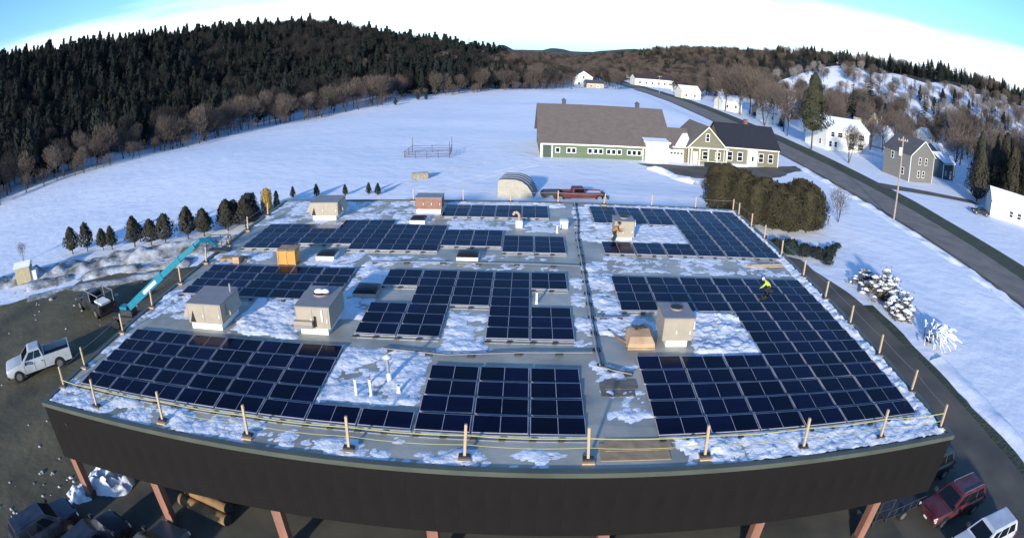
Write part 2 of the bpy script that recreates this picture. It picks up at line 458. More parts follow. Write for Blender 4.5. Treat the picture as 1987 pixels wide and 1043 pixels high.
# ------------------------------------------------------------------ solar arrays
PW, PD, TILT = 2.025, 1.02, R(4.5)
def pt(x, y, z=0.0):     # point on the tilted panel plane
    return (x, y * math.cos(TILT) - z * math.sin(TILT), .075 + y * math.sin(TILT) + z * math.cos(TILT))
def slab(mb, x0, x1, y0, y1, z0, z1, m):
    k = len(mb.v)
    mb.v += [pt(x, y, z) for z in (z0, z1) for x, y in ((x0, y0), (x1, y0), (x1, y1), (x0, y1))]
    for f in ((0, 3, 2, 1), (4, 5, 6, 7), (0, 1, 5, 4), (1, 2, 6, 5), (2, 3, 7, 6), (3, 0, 4, 7)):
        mb.f.append(tuple(k + i for i in f)); mb.m.append(mb.mi(m))
mb = MB(); slab(mb, 0, PW, 0, PD, -.035, 0, FRAME); PANEL_ME = mb.mesh('solar_panel')
mb = MB(); slab(mb, .022, PW / 2 - .012, .022, PD - .022, .001, .004, GLASSP); HALF_L = mb.mesh('cell_half')
mb = MB(); slab(mb, PW / 2 + .012, PW - .022, .022, PD - .022, .001, .004, GLASSP); HALF_R = mb.mesh('cell_half')
mb = MB(); mb.box(0, 2.06, -.16, -.10, .02, .075, GALV); mb.box(0, 2.06, -.42, -.38, .005, .035, GALV); RAIL_ME = mb.mesh('racking_rail')
mb = MB(); mb.box(-.11, .11, -.44, -.30, .03, .10, BLOCK); FOOT_ME = mb.mesh('rack_foot')
rj = random.Random(9)
def array(label, x0, y0, px, py, cells):
    t = thing('solar_array', label, 'solar array', (x0, y0, RZ + .004), 0, 'solar arrays on the flat roof')
    S = set(cells)
    for c, r in cells:
        p = put('solar_panel', PANEL_ME, t, (c * px, r * py, 0))
        p.rotation_euler = (rj.uniform(-.012, .012), rj.uniform(-.008, .008), 0)
        put('cell_half', HALF_L, p); put('cell_half', HALF_R, p)
        if (c, r - 1) not in S:
            put('racking_rail', RAIL_ME, t, (c * px, r * py, 0))
            put('rack_foot', FOOT_ME, t, (c * px + .1, r * py, 0)); put('rack_foot', FOOT_ME, t, (c * px + 1.1, r * py, 0))
def blk(c0, c1, r0, r1): return [(c, r) for r in range(r0, r1) for c in range(c0, c1)]
SA = 'dark blue solar array '
array(SA + 'at front left corner with a single front row extending right', -20.75, 18.30, 2.10, 1.243, blk(0, 6, 0, 5) + [(6, 0), (7, 0)])
array(SA + 'in front centre, three panels wide and four rows deep', -3.88, 18.28, 2.10, 1.243, blk(0, 3, 0, 4))
array(SA + 'of hooked shape, largest one along the right roof edge', 5.02, 18.18, 2.10, 1.243, blk(0, 6, 0, 5) + blk(3, 6, 5, 9) + blk(0, 6, 9, 13))
array(SA + 'of four full rows behind the two left rooftop units', -20.65, 29.62, 2.10, 1.24, blk(0, 5, 0, 4))
array(SA + 'with notches in the middle of the roof, seven rows deep', -8.08, 25.90, 2.10, 1.24, blk(0, 5, 5, 7) + blk(1, 4, 3, 5) + blk(0, 2, 0, 3) + blk(3, 5, 0, 3))
array(SA + 'with ragged stepped outline across the back left of the roof', -20.15, 38.12, 2.06, 1.145,
      blk(0, 2, 0, 5) + blk(2, 3, 1, 4) + blk(3, 4, 1, 6) + blk(4, 5, 0, 6) + blk(5, 7, 0, 5) + blk(7, 9, 1, 4))
array(SA + 'of two columns and three rows left of the main conduit', -1.54, 38.2, 2.10, 1.12, blk(0, 2, 0, 3))
array(SA + 'one strip of three rows nearest the back edge', -6.62, 46.40, 2.09, 1.16, blk(0, 4, 0, 3))
array(SA + 'in the back right roof corner around a beige unit', 5.15, 38.45, 2.16, 1.19, blk(0, 6, 0, 2) + blk(3, 6, 2, 6) + blk(0, 6, 6, 10))

# ------------------------------------------------------------------ melting snow on the roof
PAN = [(-20.75, -8.1, 18.2, 24.5), (-8.2, 2.5, 18.2, 19.6), (-3.9, 2.5, 18.2, 23.3), (5, 17.7, 18.1, 24.4), (11.3, 17.7, 24.4, 29.4), (5, 17.7, 29.3, 34.4), (-20.7, -10.1, 29.5, 34.6),
       (-8.1, 2.5, 32, 34.6), (-6, .4, 29.5, 32), (-8.1, -3.8, 25.8, 29.6), (-1.8, 2.5, 25.8, 29.6), (-20.2, -5.7, 38, 43.9), (-5.8, 2.7, 39.2, 42.7), (-6.7, 1.9, 46.3, 49.9), (5.1, 18.2, 38.4, 40.9), (11.6, 18.2, 40.8, 45.7), (5.1, 18.2, 45.5, 50.4)]
ZONES = [(-22, -8, 16.1, 18.0, .58, .12), (-8, 1.5, 16.1, 17.4, .54, .12), (5.7, 8.2, 16.2, 18, .80, .22), (8.2, 18.6, 16.1, 18.05, .86, .16), (17.6, 18.6, 16.1, 51.4, .90, .20), (-22, -20.9, 18, 26, .45, .08),
         (-21.9, -18, 26, 30.5, .55, .08), (-15.0, -10.9, 25.0, 29.6, .74, .16), (-8.6, -4.0, 19.7, 24.6, .64, .13), (-3.9, -1.7, 24.4, 29.0, .62, .13), (-10.2, -7.9, 27.5, 37.2, .62, .12), (-8, 2.8, 35.0, 37.7, .36, .06),
         (3.6, 5.2, 26.5, 37, .66, .16), (3.6, 5.3, 41, 50.5, .62, .14), (2.4, 3.3, 25.0, 34, .52, .12), (3.0, 5.2, 19.3, 23.8, .48, .14), (8.0, 11.6, 24.5, 29.2, .74, .22), (4.5, 8, 27.0, 29.4, .55, .12),
         (5, 11.8, 40.9, 45.6, .86, .14), (5, 17.6, 35.0, 38.2, .46, .08), (-21.8, -6.8, 43.8, 51.4, .50, .09), (-6.7, 3.4, 49.9, 51.4, .70, .12), (-6, 3.2, 42.9, 46.2, .45, .07), (5, 18.6, 50.2, 51.4, .8, .15), (-21.8, -17, 34.8, 38, .45, .07), (-14.2, -10.5, 34.8, 38, .55, .08)]
def snow_h(x, y):
    cov = 0.0; th = 0.0
    for x0, x1, y0, y1, c, t in ZONES:
        d = min(x - x0, x1 - x, y - y0, y1 - y)
        if d > -0.35:
            e = c * sstep(-.35, .35, d)
            if e > cov: cov, th = e, t
    if cov <= 0: return 0
    for x0, x1, y0, y1 in PAN:
        if x0 + .05 < x < x1 - .05 and y0 + .05 < y < y1 - .05: return 0
    n = .52 + .52 * nz(x, y, .7, 4.0) + .30 * nz(x, y, 1.9, 8.0) + .24 * nz(x, y, 4.6, 1.0)
    v = n - (1 - cov)
    if v <= 0: return 0
    return .85 * th * min(1.0, v * 2.4) * (.8 + .5 * nz(x, y, 3.0, 2.0) + .5 * nz(x, y, 6.5, 5.0))
mb = MB(); st = .13
ni, nj = int((RX1 - RX0 - .5) / st), int((RY1 - RY0 - .5) / st)
hh = [[snow_h(RX0 + .25 + i * st, RY0 + .25 + j * st) for i in range(ni)] for j in range(nj)]
idx = {}
def vid(i, j):
    if (i, j) not in idx:
        idx[(i, j)] = len(mb.v)
        mb.v.append((RX0 + .25 + i * st + .05 * nz(i, j, .9), RY0 + .25 + j * st + .05 * nz(j, i, .9, 3), RZ + (.004 + hh[j][i] if hh[j][i] > 0 else -.004)))
    return idx[(i, j)]
for j in range(nj - 1):
    for i in range(ni - 1):
        if hh[j][i] > 0 or hh[j][i + 1] > 0 or hh[j + 1][i] > 0 or hh[j + 1][i + 1] > 0:
            mb.f.append((vid(i, j), vid(i + 1, j), vid(i + 1, j + 1), vid(i, j + 1))); mb.m.append(0)
mb.mi(SNOWP)
stuff(mb.build('roof_snow', smooth=180), 'patchy melting snow left between the solar arrays on the roof', 'snow')

# ------------------------------------------------------------------ rooftop equipment
def rtu(label, x, y, w, d, h, curb=.34, hood=None, over=.18, fan=True, top=RTUT, body=RTU, snowtop=False, panels=2, rz=0.0, side=None):
    """packaged rooftop unit; x, y is the front left corner of its white curb"""
    t = thing('rooftop_unit', label, 'hvac unit', (x, y, RZ + .004), rz, 'rooftop units')
    mb = MB(); mb.box(0, w, 0, d, 0, curb, WHITE); mb.build('curb', t)
    a, b = -over, w + over
    mb = MB(); mb.box(a, b, -.05, d + .1, curb + .002, h - .06, body)
    mb.box(a - .012, a + .02, -.062, -.03, curb + .002, h - .06, body); mb.box(b - .02, b + .012, -.062, -.03, curb + .002, h - .06, body); mb.build('cabinet', t)
    mb = MB(); mb.box(a - .05, b + .05, -.10, d + .15, h - .058, h, top); mb.build('top_cap', t)
    n = panels
    for k in range(n):
        u0, u1 = a + .06 + (b - a - .12) * k / n, a + .06 + (b - a - .12) * (k + 1) / n
        mb = MB(); mb.box(u0 + .015, u1 - .015, -.068, -.053, curb + .08, h - .14, body)
        mb.box(u1 - .10, u1 - .06, -.092, -.069, curb + .35, curb + .52, WHITE); mb.build('access_panel', t)
    if hood:   # sloped intake hood on the left end, open below
        mb = MB()
        mb.prism([(a - .40, curb + .36), (a - .002, h - .10), (a - .002, h - .16), (a - .38, curb + .31)], 'y', .0, d * .8, DKGREY)
        mb.prism([(a - .40, curb + .30), (a - .004, h - .12), (a - .004, curb + .30)], 'y', -.045, -.02, body)
        mb.build('intake_hood', t)
        mb = MB(); mb.prism([(a + .10, curb + .06), (a + .46, curb + .06), (a + .34, h - .42)], 'y', -.085, -.070, BLACKM); mb.build('hood_opening', t)
    if side:
        mb = MB(); mb.prism([(b + .002, h - .15), (b + .28, curb + .45), (b + .28, curb + .30), (b + .002, curb + .30)], 'y', d * .25, d * .9, body); mb.build('side_hood', t)
    if fan:
        cx, cy, r = (a + b) / 2 + .05, d * .62, min(w, d) * .30
        mb = MB(); mb.tube((cx, cy, h + .001), (cx, cy, h + .09), r, r, top, 20); mb.tube((cx, cy, h + .091), (cx, cy, h + .10), r * .92, r * .92, BLACKM, 20)
        for k in range(5): mb.box(cx - r, cx + r, cy - r + (k + .5) * r * .4 - .01, cy - r + (k + .5) * r * .4 + .01, h + .102, h + .112, DKGREY)
        mb.build('fan_guard', t)
        if snowtop:
            mb = MB()
            for q, (dx, rr) in enumerate(((-.3 * r, .62 * r), (.5 * r, .5 * r))):
                rings = [[(cx + dx + rr * (1 - f * f) ** .5 * math.cos(2 * math.pi * i / 12), cy + .7 * rr * (1 - f * f) ** .5 * math.sin(2 * math.pi * i / 12), h + .113 + q * .002 + .16 * f) for i in range(12)] for f in (0, .4, .75, .97)]
                mb.loft(rings, SNOWC)
            mb.build('snow_cap', t, smooth=60)
    return t
u1 = rtu('big beige unit with sloped hood and black opening, nearest the roof left edge', -17.30, 25.30, 1.98, 2.2, 1.46, over=.10, hood=True, fan=False, side=True)
mb = MB(); mb.tube((1.9, 1.7, 1.46), (1.9, 1.7, 1.9), .06, .06, GALV, 8); mb.build('flue', u1)
u2 = rtu('beige unit with snow capped fan left of the notched middle array', -10.80, 25.60, 1.45, 2.4, 1.50, over=.16, snowtop=True, panels=2)
mb = MB(); mb.box(-.24, .75, -.30, -.08, .40, .78, RTU); mb.box(-.22, .73, -.31, -.301, .44, .60, RTUT); mb.build('front_cowl', u2)
mb = MB(); mb.box(.78, .92, -.085, -.070, .45, 1.0, BLACKM); mb.build('dark_slot', u2)
mb = MB(); mb.box(1.20, 1.28, -.12, -.070, .75, 1.35, WHITE); mb.build('white_conduit', u2)
u3 = rtu('beige unit with round black fan on top inside the hooked right array', 6.62, 25.40, 1.05, 1.6, 1.52, over=.20, panels=2)
mb = MB(); mb.box(1.255, 1.42, .3, .5, .75, 1.15, WHITE); mb.build('disconnect_box', u3)
rtu('beige unit at the back left of the roof with dark side hood', -16.95, 45.40, 2.0, 2.2, 1.45, hood=True, fan=False, side=True)
rtu('reddish brown boxy unit on white curb near the back roof edge', -8.75, 47.45, 1.95, 1.4, 1.30, over=.08, fan=False, body=RED, panels=3)
u6 = rtu('small beige unit beside the bending worker at back right', 6.25, 41.45, 1.15, 1.3, 1.45, over=.12, panels=2, curb=.25)
mb = MB(); mb.box(1.28, 1.40, .2, .5, 1.0, 1.42, WHITE); mb.build('disconnect_box', u6)

def skylight(label, x, y, w, d, white_curb=True):
    t = thing('skylight', label, 'skylight', (x, y, RZ + .004), 0, 'dark domed skylights')
    mb = MB(); mb.box(0, w, 0, d, 0, .26, WHITE if white_curb else MEMB); mb.build('curb', t)  # flag picks a white curb, otherwise one in roof membrane
    mb = MB(); rings = []
    for f, z in ((0, .262), (.04, .34), (.16, .42), (.34, .46)):
        rings.append([(f * w, f * d, z), (w - f * w, f * d, z), (w - f * w, d - f * d, z), (f * w, d - f * d, z)])
    mb.loft(rings, DOME); mb.build('dome', t, smooth=40)
skylight('dark skylight right of the orange crate on its white curb', -13.5, 36.05, 1.25, 1.3)
skylight('dark skylight in front of the ragged back array near roof middle', -4.3, 36.4, 1.35, 1.3)
skylight('small dark skylight in front of the reddish brown unit', -8.75, 44.45, 1.15, 1.2)
skylight('dark skylight in the snow left of the notched middle array', -9.35, 30.2, 1.35, 1.45, False)

t = thing('wooden_crate', 'bright orange slatted wooden crate left of a dark skylight', 'crate', (-15.85, 34.95, RZ + .004), 0.0)
mb = MB(); mb.box(.04, 1.26, .04, 1.0, .05, .92, ORANGE); mb.build('panel', t)
sm = MB(); sm.box(0, 1.30, 0, .035, 0, .10, ORANGE); smesh = sm.mesh('slat')
for k in range(6): put('slat', smesh, t, (0, 0, .06 + k * .155))
pmb = MB(); pmb.box(0, .07, -.03, -.003, .03, .99, ORANGE); pme = pmb.mesh('batten')
for x in (0, .61, 1.23): put('batten', pme, t, (x, 0, 0))
mb = MB(); mb.box(-.02, 1.32, -.02, 1.06, .99, 1.03, PLY); mb.build('lid', t)

t = thing('tarped_pallet', 'tan wrapped pallet load sloping beside the round fan unit', 'pallet', (4.75, 25.05, RZ + .004))
mb = MB()
mb.loft([[(0, 0, .12), (1.3, 0, .12), (1.32, 1.2, .12), (.02, 1.2, .12)], [(.02, .02, .32), (1.26, .0, .34), (1.25, 1.15, .50), (.05, 1.15, .48)], [(.14, .30, .54), (1.14, .28, .56), (1.12, 1.0, .64), (.18, 1.02, .66)]], CARD); mb.build('load', t, smooth=30)
pm = MB(); pm.box(0, 1.3, 0, .12, 0, .10, PLY); pme = pm.mesh('pallet_board')
for k in range(4): put('pallet_board', pme, t, (0, k * .36, 0))
mb = MB()
for k in range(14):
    a = random.Random(k); mb.tube((.2 + a.random() * .9, .8 + a.random() * .3, .64), (.2 + a.random() * .9, .9 + a.random() * .3, .74 + .1 * a.random()), .03, .03, BLOCK, 5)
mb.build('cable_coil', t)

def pipe(label, x, y, h, r, m=WHITE, bottom=None, cat='vent pipe', name='vent_pipe'):
    t = thing(name, label, cat, (x, y, RZ + .004), 0, 'roof vent pipes')
    mb = MB(); mb.tube((0, 0, 0), (0, 0, .10), r * 1.7, r * 1.2, m, 10); mb.build('flashing', t, smooth=50)
    mb = MB(); mb.tube((0, 0, .09), (0, 0, h), r, r, m, 10); mb.tube((0, 0, h + .001), (0, 0, h + .004), r * .8, r * .8, BLACKM, 10); mb.build('pipe', t, smooth=50)
    return t
pipe('left of two tall white pipes standing in front left roof snow', -6.58, 20.35, .82, .055)
pipe('right of two tall white pipes standing in front left roof snow', -5.98, 20.42, .82, .055)
pipe('short white pipe at the right of the capped grey flue', -4.92, 20.85, .34, .07)
t = pipe('grey flue with round rain cap standing in roof snow', -5.5, 21.7, 1.05, .07, GALV)
mb = MB(); mb.tube((0, 0, .10), (0, 0, .42), .13, .11, WHITE, 12); mb.build('storm_collar', t, smooth=50)
mb = MB(); mb.tube((0, 0, 1.08), (0, 0, 1.14), .20, .20, GALV, 14); mb.tube((0, 0, 1.141), (0, 0, 1.24), .20, .04, WHITE, 14); mb.build('rain_cap', t, smooth=50)
t = thing('gooseneck_vent', 'tan gooseneck vent rising from a white pot before the back strip array', 'vent', (-.55, 44.15, RZ + .004))
mb = MB(); mb.box(-.24, .24, -.24, .24, 0, .50, WHITE); mb.build('pot', t)
mb = MB(); mb.path([(0, 0, .5), (0, 0, .88), (-.10, 0, 1.06), (-.28, 0, 1.12), (-.40, 0, 1.02), (-.42, 0, .90)], .10, CARD, 10); mb.build('pipe', t, smooth=60)
t = thing('roof_pot', 'plain white square pot beside the main conduit at the back', 'vent', (2.75, 44.3, RZ + .004))
mb = MB(); mb.box(-.28, .28, -.28, .28, 0, .52, WHITE); mb.build('pot', t)
mb = MB(); mb.box(-.31, .31, -.31, .31, .521, .56, WHITE); mb.build('lid', t)
pipe('thin white pipe behind the two column array', 2.2, 42.9, .55, .06)
pipe('thin white pipe in the right notch of the middle array', .62, 30.2, .62, .06)

def conduit(label, pts, r=.035, every=1.6):
    t = thing('conduit_run', label, 'conduit', (pts[0][0], pts[0][1], RZ + .004), 0, 'rooftop conduit runs')
    o = Vector((pts[0][0], pts[0][1], 0))
    P = [Vector((x, y, .13)) - o for x, y in pts]
    mb = MB(); mb.path(P, r, GALV, 6); mb.path([p + Vector((.10, .09, 0)) for p in P], r, DKGREY, 6); mb.build('pipe', t)
    bm = MB(); bm.box(-.16, .16, -.12, .12, 0, .10, BLOCK); bme = bm.mesh('support_block')
    acc = 0.4
    for a, b in zip(P[:-1], P[1:]):
        L = (b - a).length
        while acc < L:
            q = a + (b - a) * (acc / L); put('support_block', bme, t, (q.x + .05, q.y + .04, 0), .4 * nz(acc, q.x, 1)); acc += every * (1 + .25 * nz(acc, q.y, 3))
        acc -= L
    return t
conduit('long main conduit run from the back edge to roof front', [(4.0, 51.2), (3.85, 46), (3.5, 41.4), (3.45, 36.2), (3.35, 32), (3.3, 28.5), (3.25, 24.4), (3.3, 23.4)])
conduit('cross conduit behind the front arrays, joining the main run', [(-6.4, 24.35), (-3.4, 24.0), (0, 24.45), (3.1, 24.55)], .03, 1.9)
conduit('cross conduit between middle and back arrays on the left', [(-9.8, 35.55), (-6.3, 35.9), (-3.2, 35.85), (0, 35.9), (3.3, 35.75)], .03, 2.2)
conduit('short conduit leading left into the hooked right array', [(3.5, 28.3), (4.4, 28.35), (5.2, 28.4)], .025, .9)
conduit('stub conduit from main run towards the front right array', [(3.4, 23.2), (3.9, 22.9), (4.6, 22.6)], .03, .8)
t = thing('hose', 'dark hose lying on the roof left of the tan pallet', 'hose', (4.0, 27.6, RZ + .03))
mb = MB(); mb.path([(0, 0, 0), (.15, -.7, 0), (.45, -1.3, 0), (.8, -1.8, 0)], .045, RED, 6); mb.build('tube', t)
for i, (nm, lb, x0, y0, w, d, m) in enumerate((('plywood_sheet', 'brown plywood sheet lying flat at front middle roof edge', 2.75, 16.75, 2.5, 1.05, PLY), ('rubber_mat', 'dull brown mat left of the front right array', 3.15, 21.0, 1.4, 1.1, mat('worn_mat', (.15, .13, .11), .9, var=.3, scale=1.5)))):
    t = thing(nm, lb, 'sheet', (x0, y0, RZ + .004))
    mb = MB(); mb.box(0, w, 0, d, .0, .03, m); mb.box(.2, w + .15, .55, d + .18, .031, .05, m); mb.build('board', t)
t = thing('lumber_bundle', 'pale planks lying on snow in front of the back right array', 'lumber', (14.7, 36.6, RZ + .05))
pm = MB(); pm.box(0, 2.6, 0, .14, 0, .05, WOOD); pme = pm.mesh('plank')
for k, (dx, dy, a, z) in enumerate(((0, 0, .05, 0), (.2, .2, .0, 0), (-.1, .40, -.06, 0), (.3, .12, .12, .055))): put('plank', pme, t, (dx, dy, z), a)
t = thing('lumber_bundle', 'dark brown planks and boxes stacked at the left roof edge', 'lumber', (-20.9, 35.6, RZ + .004))
pm = MB(); pm.box(0, 2.2, 0, .2, 0, .06, PLY); pme = pm.mesh('plank')
for k in range(7): put('plank', pme, t, ((k % 3) * .08, (k % 4) * .24, (k // 4) * .065), .05 * (k % 3 - 1))
mb = MB(); mb.box(1.5, 2.0, -.6, -.2, 0, .45, CARD); mb.build('carton', t)

# ------------------------------------------------------------------ guard posts with warning line round the roof
um = MB(); um.box(-.045, .045, -.045, .045, .06, 1.42, WOOD); UP = um.mesh('upright')
bmm = MB(); bmm.box(-.22, .22, -.22, .22, 0, .07, WOOD); BASE = bmm.mesh('base_plate')
wm = MB(); wm.box(-.19, .19, -.10, .12, .071, .16, BLOCK); WT = wm.mesh('ballast')
ORD = ['first', 'second', 'third', 'fourth', 'fifth', 'sixth', 'seventh', 'eighth', 'ninth', 'tenth', 'eleventh']
TOPS = {}
def post(label, x, y, h, lx=0.0, ly=0.0, edge='front'):
    t = thing('guard_post', label, 'guard post', (x, y, RZ + .012), 0, 'wooden guard posts round the roof edge')
    u = put('upright', UP, t); u.scale = (1, 1, h / 1.42); u.rotation_euler = (ly, lx, 0)
    put('base_plate', BASE, t); put('ballast', WT, t)
    TOPS.setdefault(edge, []).append(Vector((x + h * math.sin(lx), y - h * math.sin(ly), RZ + h - .06)))
rg = random.Random(4)
for k, x in enumerate((-18.4, -14.3, -10.1, -6.0, -1.9, 2.3, 6.5, 10.6, 14.5, 18.25)):
    post('pale timber guard post, %s from the left along the front roof edge' % ORD[k], x, 16.75, 1.45 if k < 9 else 1.25, (.10, .08, .07, .05, .06, -.06, -.09, -.10, -.09, -.08)[k], rg.uniform(-.03, .03), 'front')
for k, y in enumerate((20.0, 23.8, 27.6, 31.3, 35.0, 39.2, 43.0, 46.2, 49.6)):
    post('pale timber guard post, %s from the front along the right roof edge' % ORD[k], 18.35, y, 1.2, rg.uniform(-.05, .03), rg.uniform(-.03, .03), 'right')
for k, x in enumerate((-9.7, -5.4, -1.4, 2.6, 6.5, 10.7, 14.7, 18.35)):
    post('pale timber guard post, %s from the left along the back roof edge' % ORD[k], x, 51.25, 1.12, (0, 0, 0, 0, .12, 0, 0, 0)[k], rg.uniform(-.03, .03), 'back')
for k, y in enumerate((17.7, 19.8, 23.9, 27.4, 31.2, 35.0, 38.8, 42.4, 46.6)):
    post('weathered guard post, %s from the front along the left roof edge' % ORD[k], -21.65, y, 1.15, rg.uniform(.0, .08), rg.uniform(-.03, .03), 'left')
def line(label, pts, m=TAPE, r=.014, sag=.05, drop=0.0):
    pts = [p - Vector((0, 0, drop)) for p in pts]
    t = thing('warning_line', label, 'rope', tuple(pts[0]), 0, 'yellow warning lines')
    o = pts[0]
    mb = MB()
    for a, b in zip(pts[:-1], pts[1:]):
        P = [a + (b - a) * (i / 6) - Vector((0, 0, sag * 4 * (i / 6) * (1 - i / 6))) - o for i in range(7)]
        mb.path(P, r, m, 4)
    mb.build('rope', t)
line('upper yellow warning line strung along the front guard posts', [Vector((-20.9, 17.0, RZ + 1.3))] + TOPS['front'], TAPE, .024, .05, .38)
line('lower yellow warning line strung along the front guard posts', TOPS['front'], TAPE, .013, .07, .78)
line('thin warning line strung along the right guard posts', [TOPS['front'][-1]] + TOPS['right'] + [TOPS['back'][-1]], GALV, .009, .06, .1)
line('thin warning line strung along the back guard posts', TOPS['back'], GALV, .009, .06, .1)
line('thin warning line strung along the left guard posts', TOPS['left'], GALV, .009, .06, .1)

# ------------------------------------------------------------------ vehicles
def paint(name, c, rough=0.3): return mat(name, c, rough, c2=tuple(.72 * x + .035 for x in c), scale=1.6, detail=8)
WH_ME = {}
def wheels(t, xs, hw, r=.37, w=.24):
    key = (r, w)
    if key not in WH_ME:
        mb = MB(); mb.tube((0, -w / 2, 0), (0, w / 2, 0), r, r, TYRE, 18); a = mb.mesh('tyre', 40)
        mb = MB(); mb.tube((0, -w / 2 - .012, 0), (0, w / 2 + .012, 0), r * .62, r * .62, RIM, 14); b = mb.mesh('rim', 40)
        WH_ME[key] = (a, b)
    a, b = WH_ME[key]
    for x in xs:
        for s in (-1, 1):
            o = put('wheel', a, t, (x, s * (hw - w / 2 + .03), r)); put('rim', b, o)
def ring(x, zb, zt, hw, tuck=.10, crown=.03):
    return [(x, hw - .06, zb), (x, hw, zb + .22), (x, hw + .01, (zb + zt) / 2 + .05), (x, hw - .03, zt - .10), (x, hw - tuck, zt - .01), (x, 0, zt + crown),
            (x, -hw + tuck, zt - .01), (x, -hw + .03, zt - .10), (x, -hw - .01, (zb + zt) / 2 + .05), (x, -hw, zb + .22), (x, -hw + .06, zb)]
def greenhouse(t, base, top, hw0, hw1, z0, z1, P, pillars, snow=None):
    """cab: base and top are (front x, rear x); glass let into each side"""
    bf, br = base; tf, tr = top
    mb = MB()
    r0 = [(bf, hw0, z0), (br, hw0, z0), (br, -hw0, z0), (bf, -hw0, z0)]
    r1 = [(tf, hw1, z1 - .07), (tr, hw1, z1 - .07), (tr, -hw1, z1 - .07), (tf, -hw1, z1 - .07)]
    r2 = [(tf - .12, hw1 - .10, z1), (tr + .08, hw1 - .10, z1), (tr + .08, -hw1 + .10, z1), (tf - .12, -hw1 + .10, z1)]
    mb.loft([r0, r1, r2], P); mb.build('cab', t, smooth=25, fixn=True)
    def bil(a, b, c, d, u, v):   # a,b bottom; c,d top (c above a)
        a, b, c, d = map(Vector, (a, b, c, d)); return (a.lerp(b, u)).lerp(c.lerp(d, u), v)
    def glass(a, b, c, d, u0, u1, v0, v1, off, nm):
        P_ = [bil(a, b, c, d, u0, v0), bil(a, b, c, d, u1, v0), bil(a, b, c, d, u1, v1), bil(a, b, c, d, u0, v1)]
        o = Vector(off); mb = MB(); mb.quad([p + o for p in P_], CARGLASS); mb.quad([p + o * .5 for p in reversed(P_)], CARGLASS); mb.build(nm, t)
    for s in (0, 1):
        y = 1 if s == 0 else -1
        a, b, c, d = (bf, y * hw0, z0), (br, y * hw0, z0), (tf, y * hw1, z1 - .07), (tr, y * hw1, z1 - .07)
        k = [0.10] + pillars + [.94]
        for u0, u1 in zip(k[:-1], k[1:]): glass(a, b, c, d, u0 + .02, u1 - .02, .14, .90, (0, y * .012, .004), 'side_window')
    glass((bf, hw0, z0), (bf, -hw0, z0), (tf, hw1, z1 - .07), (tf, -hw1, z1 - .07), .07, .93, .10, .92, (.012, 0, .008), 'windscreen')
    glass((br, hw0, z0), (br, -hw0, z0), (tr, hw1, z1 - .07), (tr, -hw1, z1 - .07), .10, .90, .15, .88, (-.014, 0, .004), 'rear_window')
def lamps(t, xf, xr, hw, z=.78):
    for s in (-1, 1):
        mb = MB(); mb.box(xf - .05, xf + .022, s * (hw - .20) - .15, s * (hw - .20) + .15, z - .09, z + .09, LAMPG); mb.build('headlight', t)
        mb = MB(); mb.box(xr - .022, xr + .05, s * (hw - .13) - .09, s * (hw - .13) + .09, z - .02, z + .22, TAIL); mb.build('tail_light', t)
def trim(t, xf, xr, hw):
    mb = MB(); mb.box(xf - .1, xf + .06, -hw * .97, hw * .97, .38, .58, DKGREY); mb.build('bumper', t)
    mb = MB(); mb.box(xr - .08, xr + .1, -hw * .97, hw * .97, .42, .60, DKGREY); mb.build('bumper', t)
    mb = MB(); mb.box(xf - .03, xf + .025, -hw * .55, hw * .55, .62, .92, BLACKM); mb.build('grille', t)
    for s in (-1, 1):
        mb = MB(); mb.box(.95, 1.12, s * (hw + .02), s * (hw + .22), 1.08, 1.26, DKGREY); mb.build('mirror', t)
def seams(t, xs, hw, z0, z1, xf, xr):
    sm = MB(); sm.box(-.008, .008, -.003, .003, z0, z1, BLACKM); sme = sm.mesh('door_seam')
    hm = MB(); hm.box(-.09, .09, -.012, .012, z1 - .13, z1 - .09, DKGREY); hme = hm.mesh('door_handle')
    for s in (-1, 1):
        for x in xs: put('door_seam', sme, t, (x, s * (hw + .012), 0))
        for x in xs[1:]: put('door_handle', hme, t, (x + .16, s * (hw + .016), 0))
    mb = MB(); mb.box(xf + .061, xf + .07, -.16, .16, .42, .53, LAMPG); mb.build('licence_plate', t)
def arches(t, xs, hw, r=.46):
    for x in xs:
        for s in (-1, 1):
            mb = MB(); mb.tube((x, s * (hw - .05), .40), (x, s * (hw + .014), .40), r, r, BLACKM, 18); mb.build('wheel_arch', t)
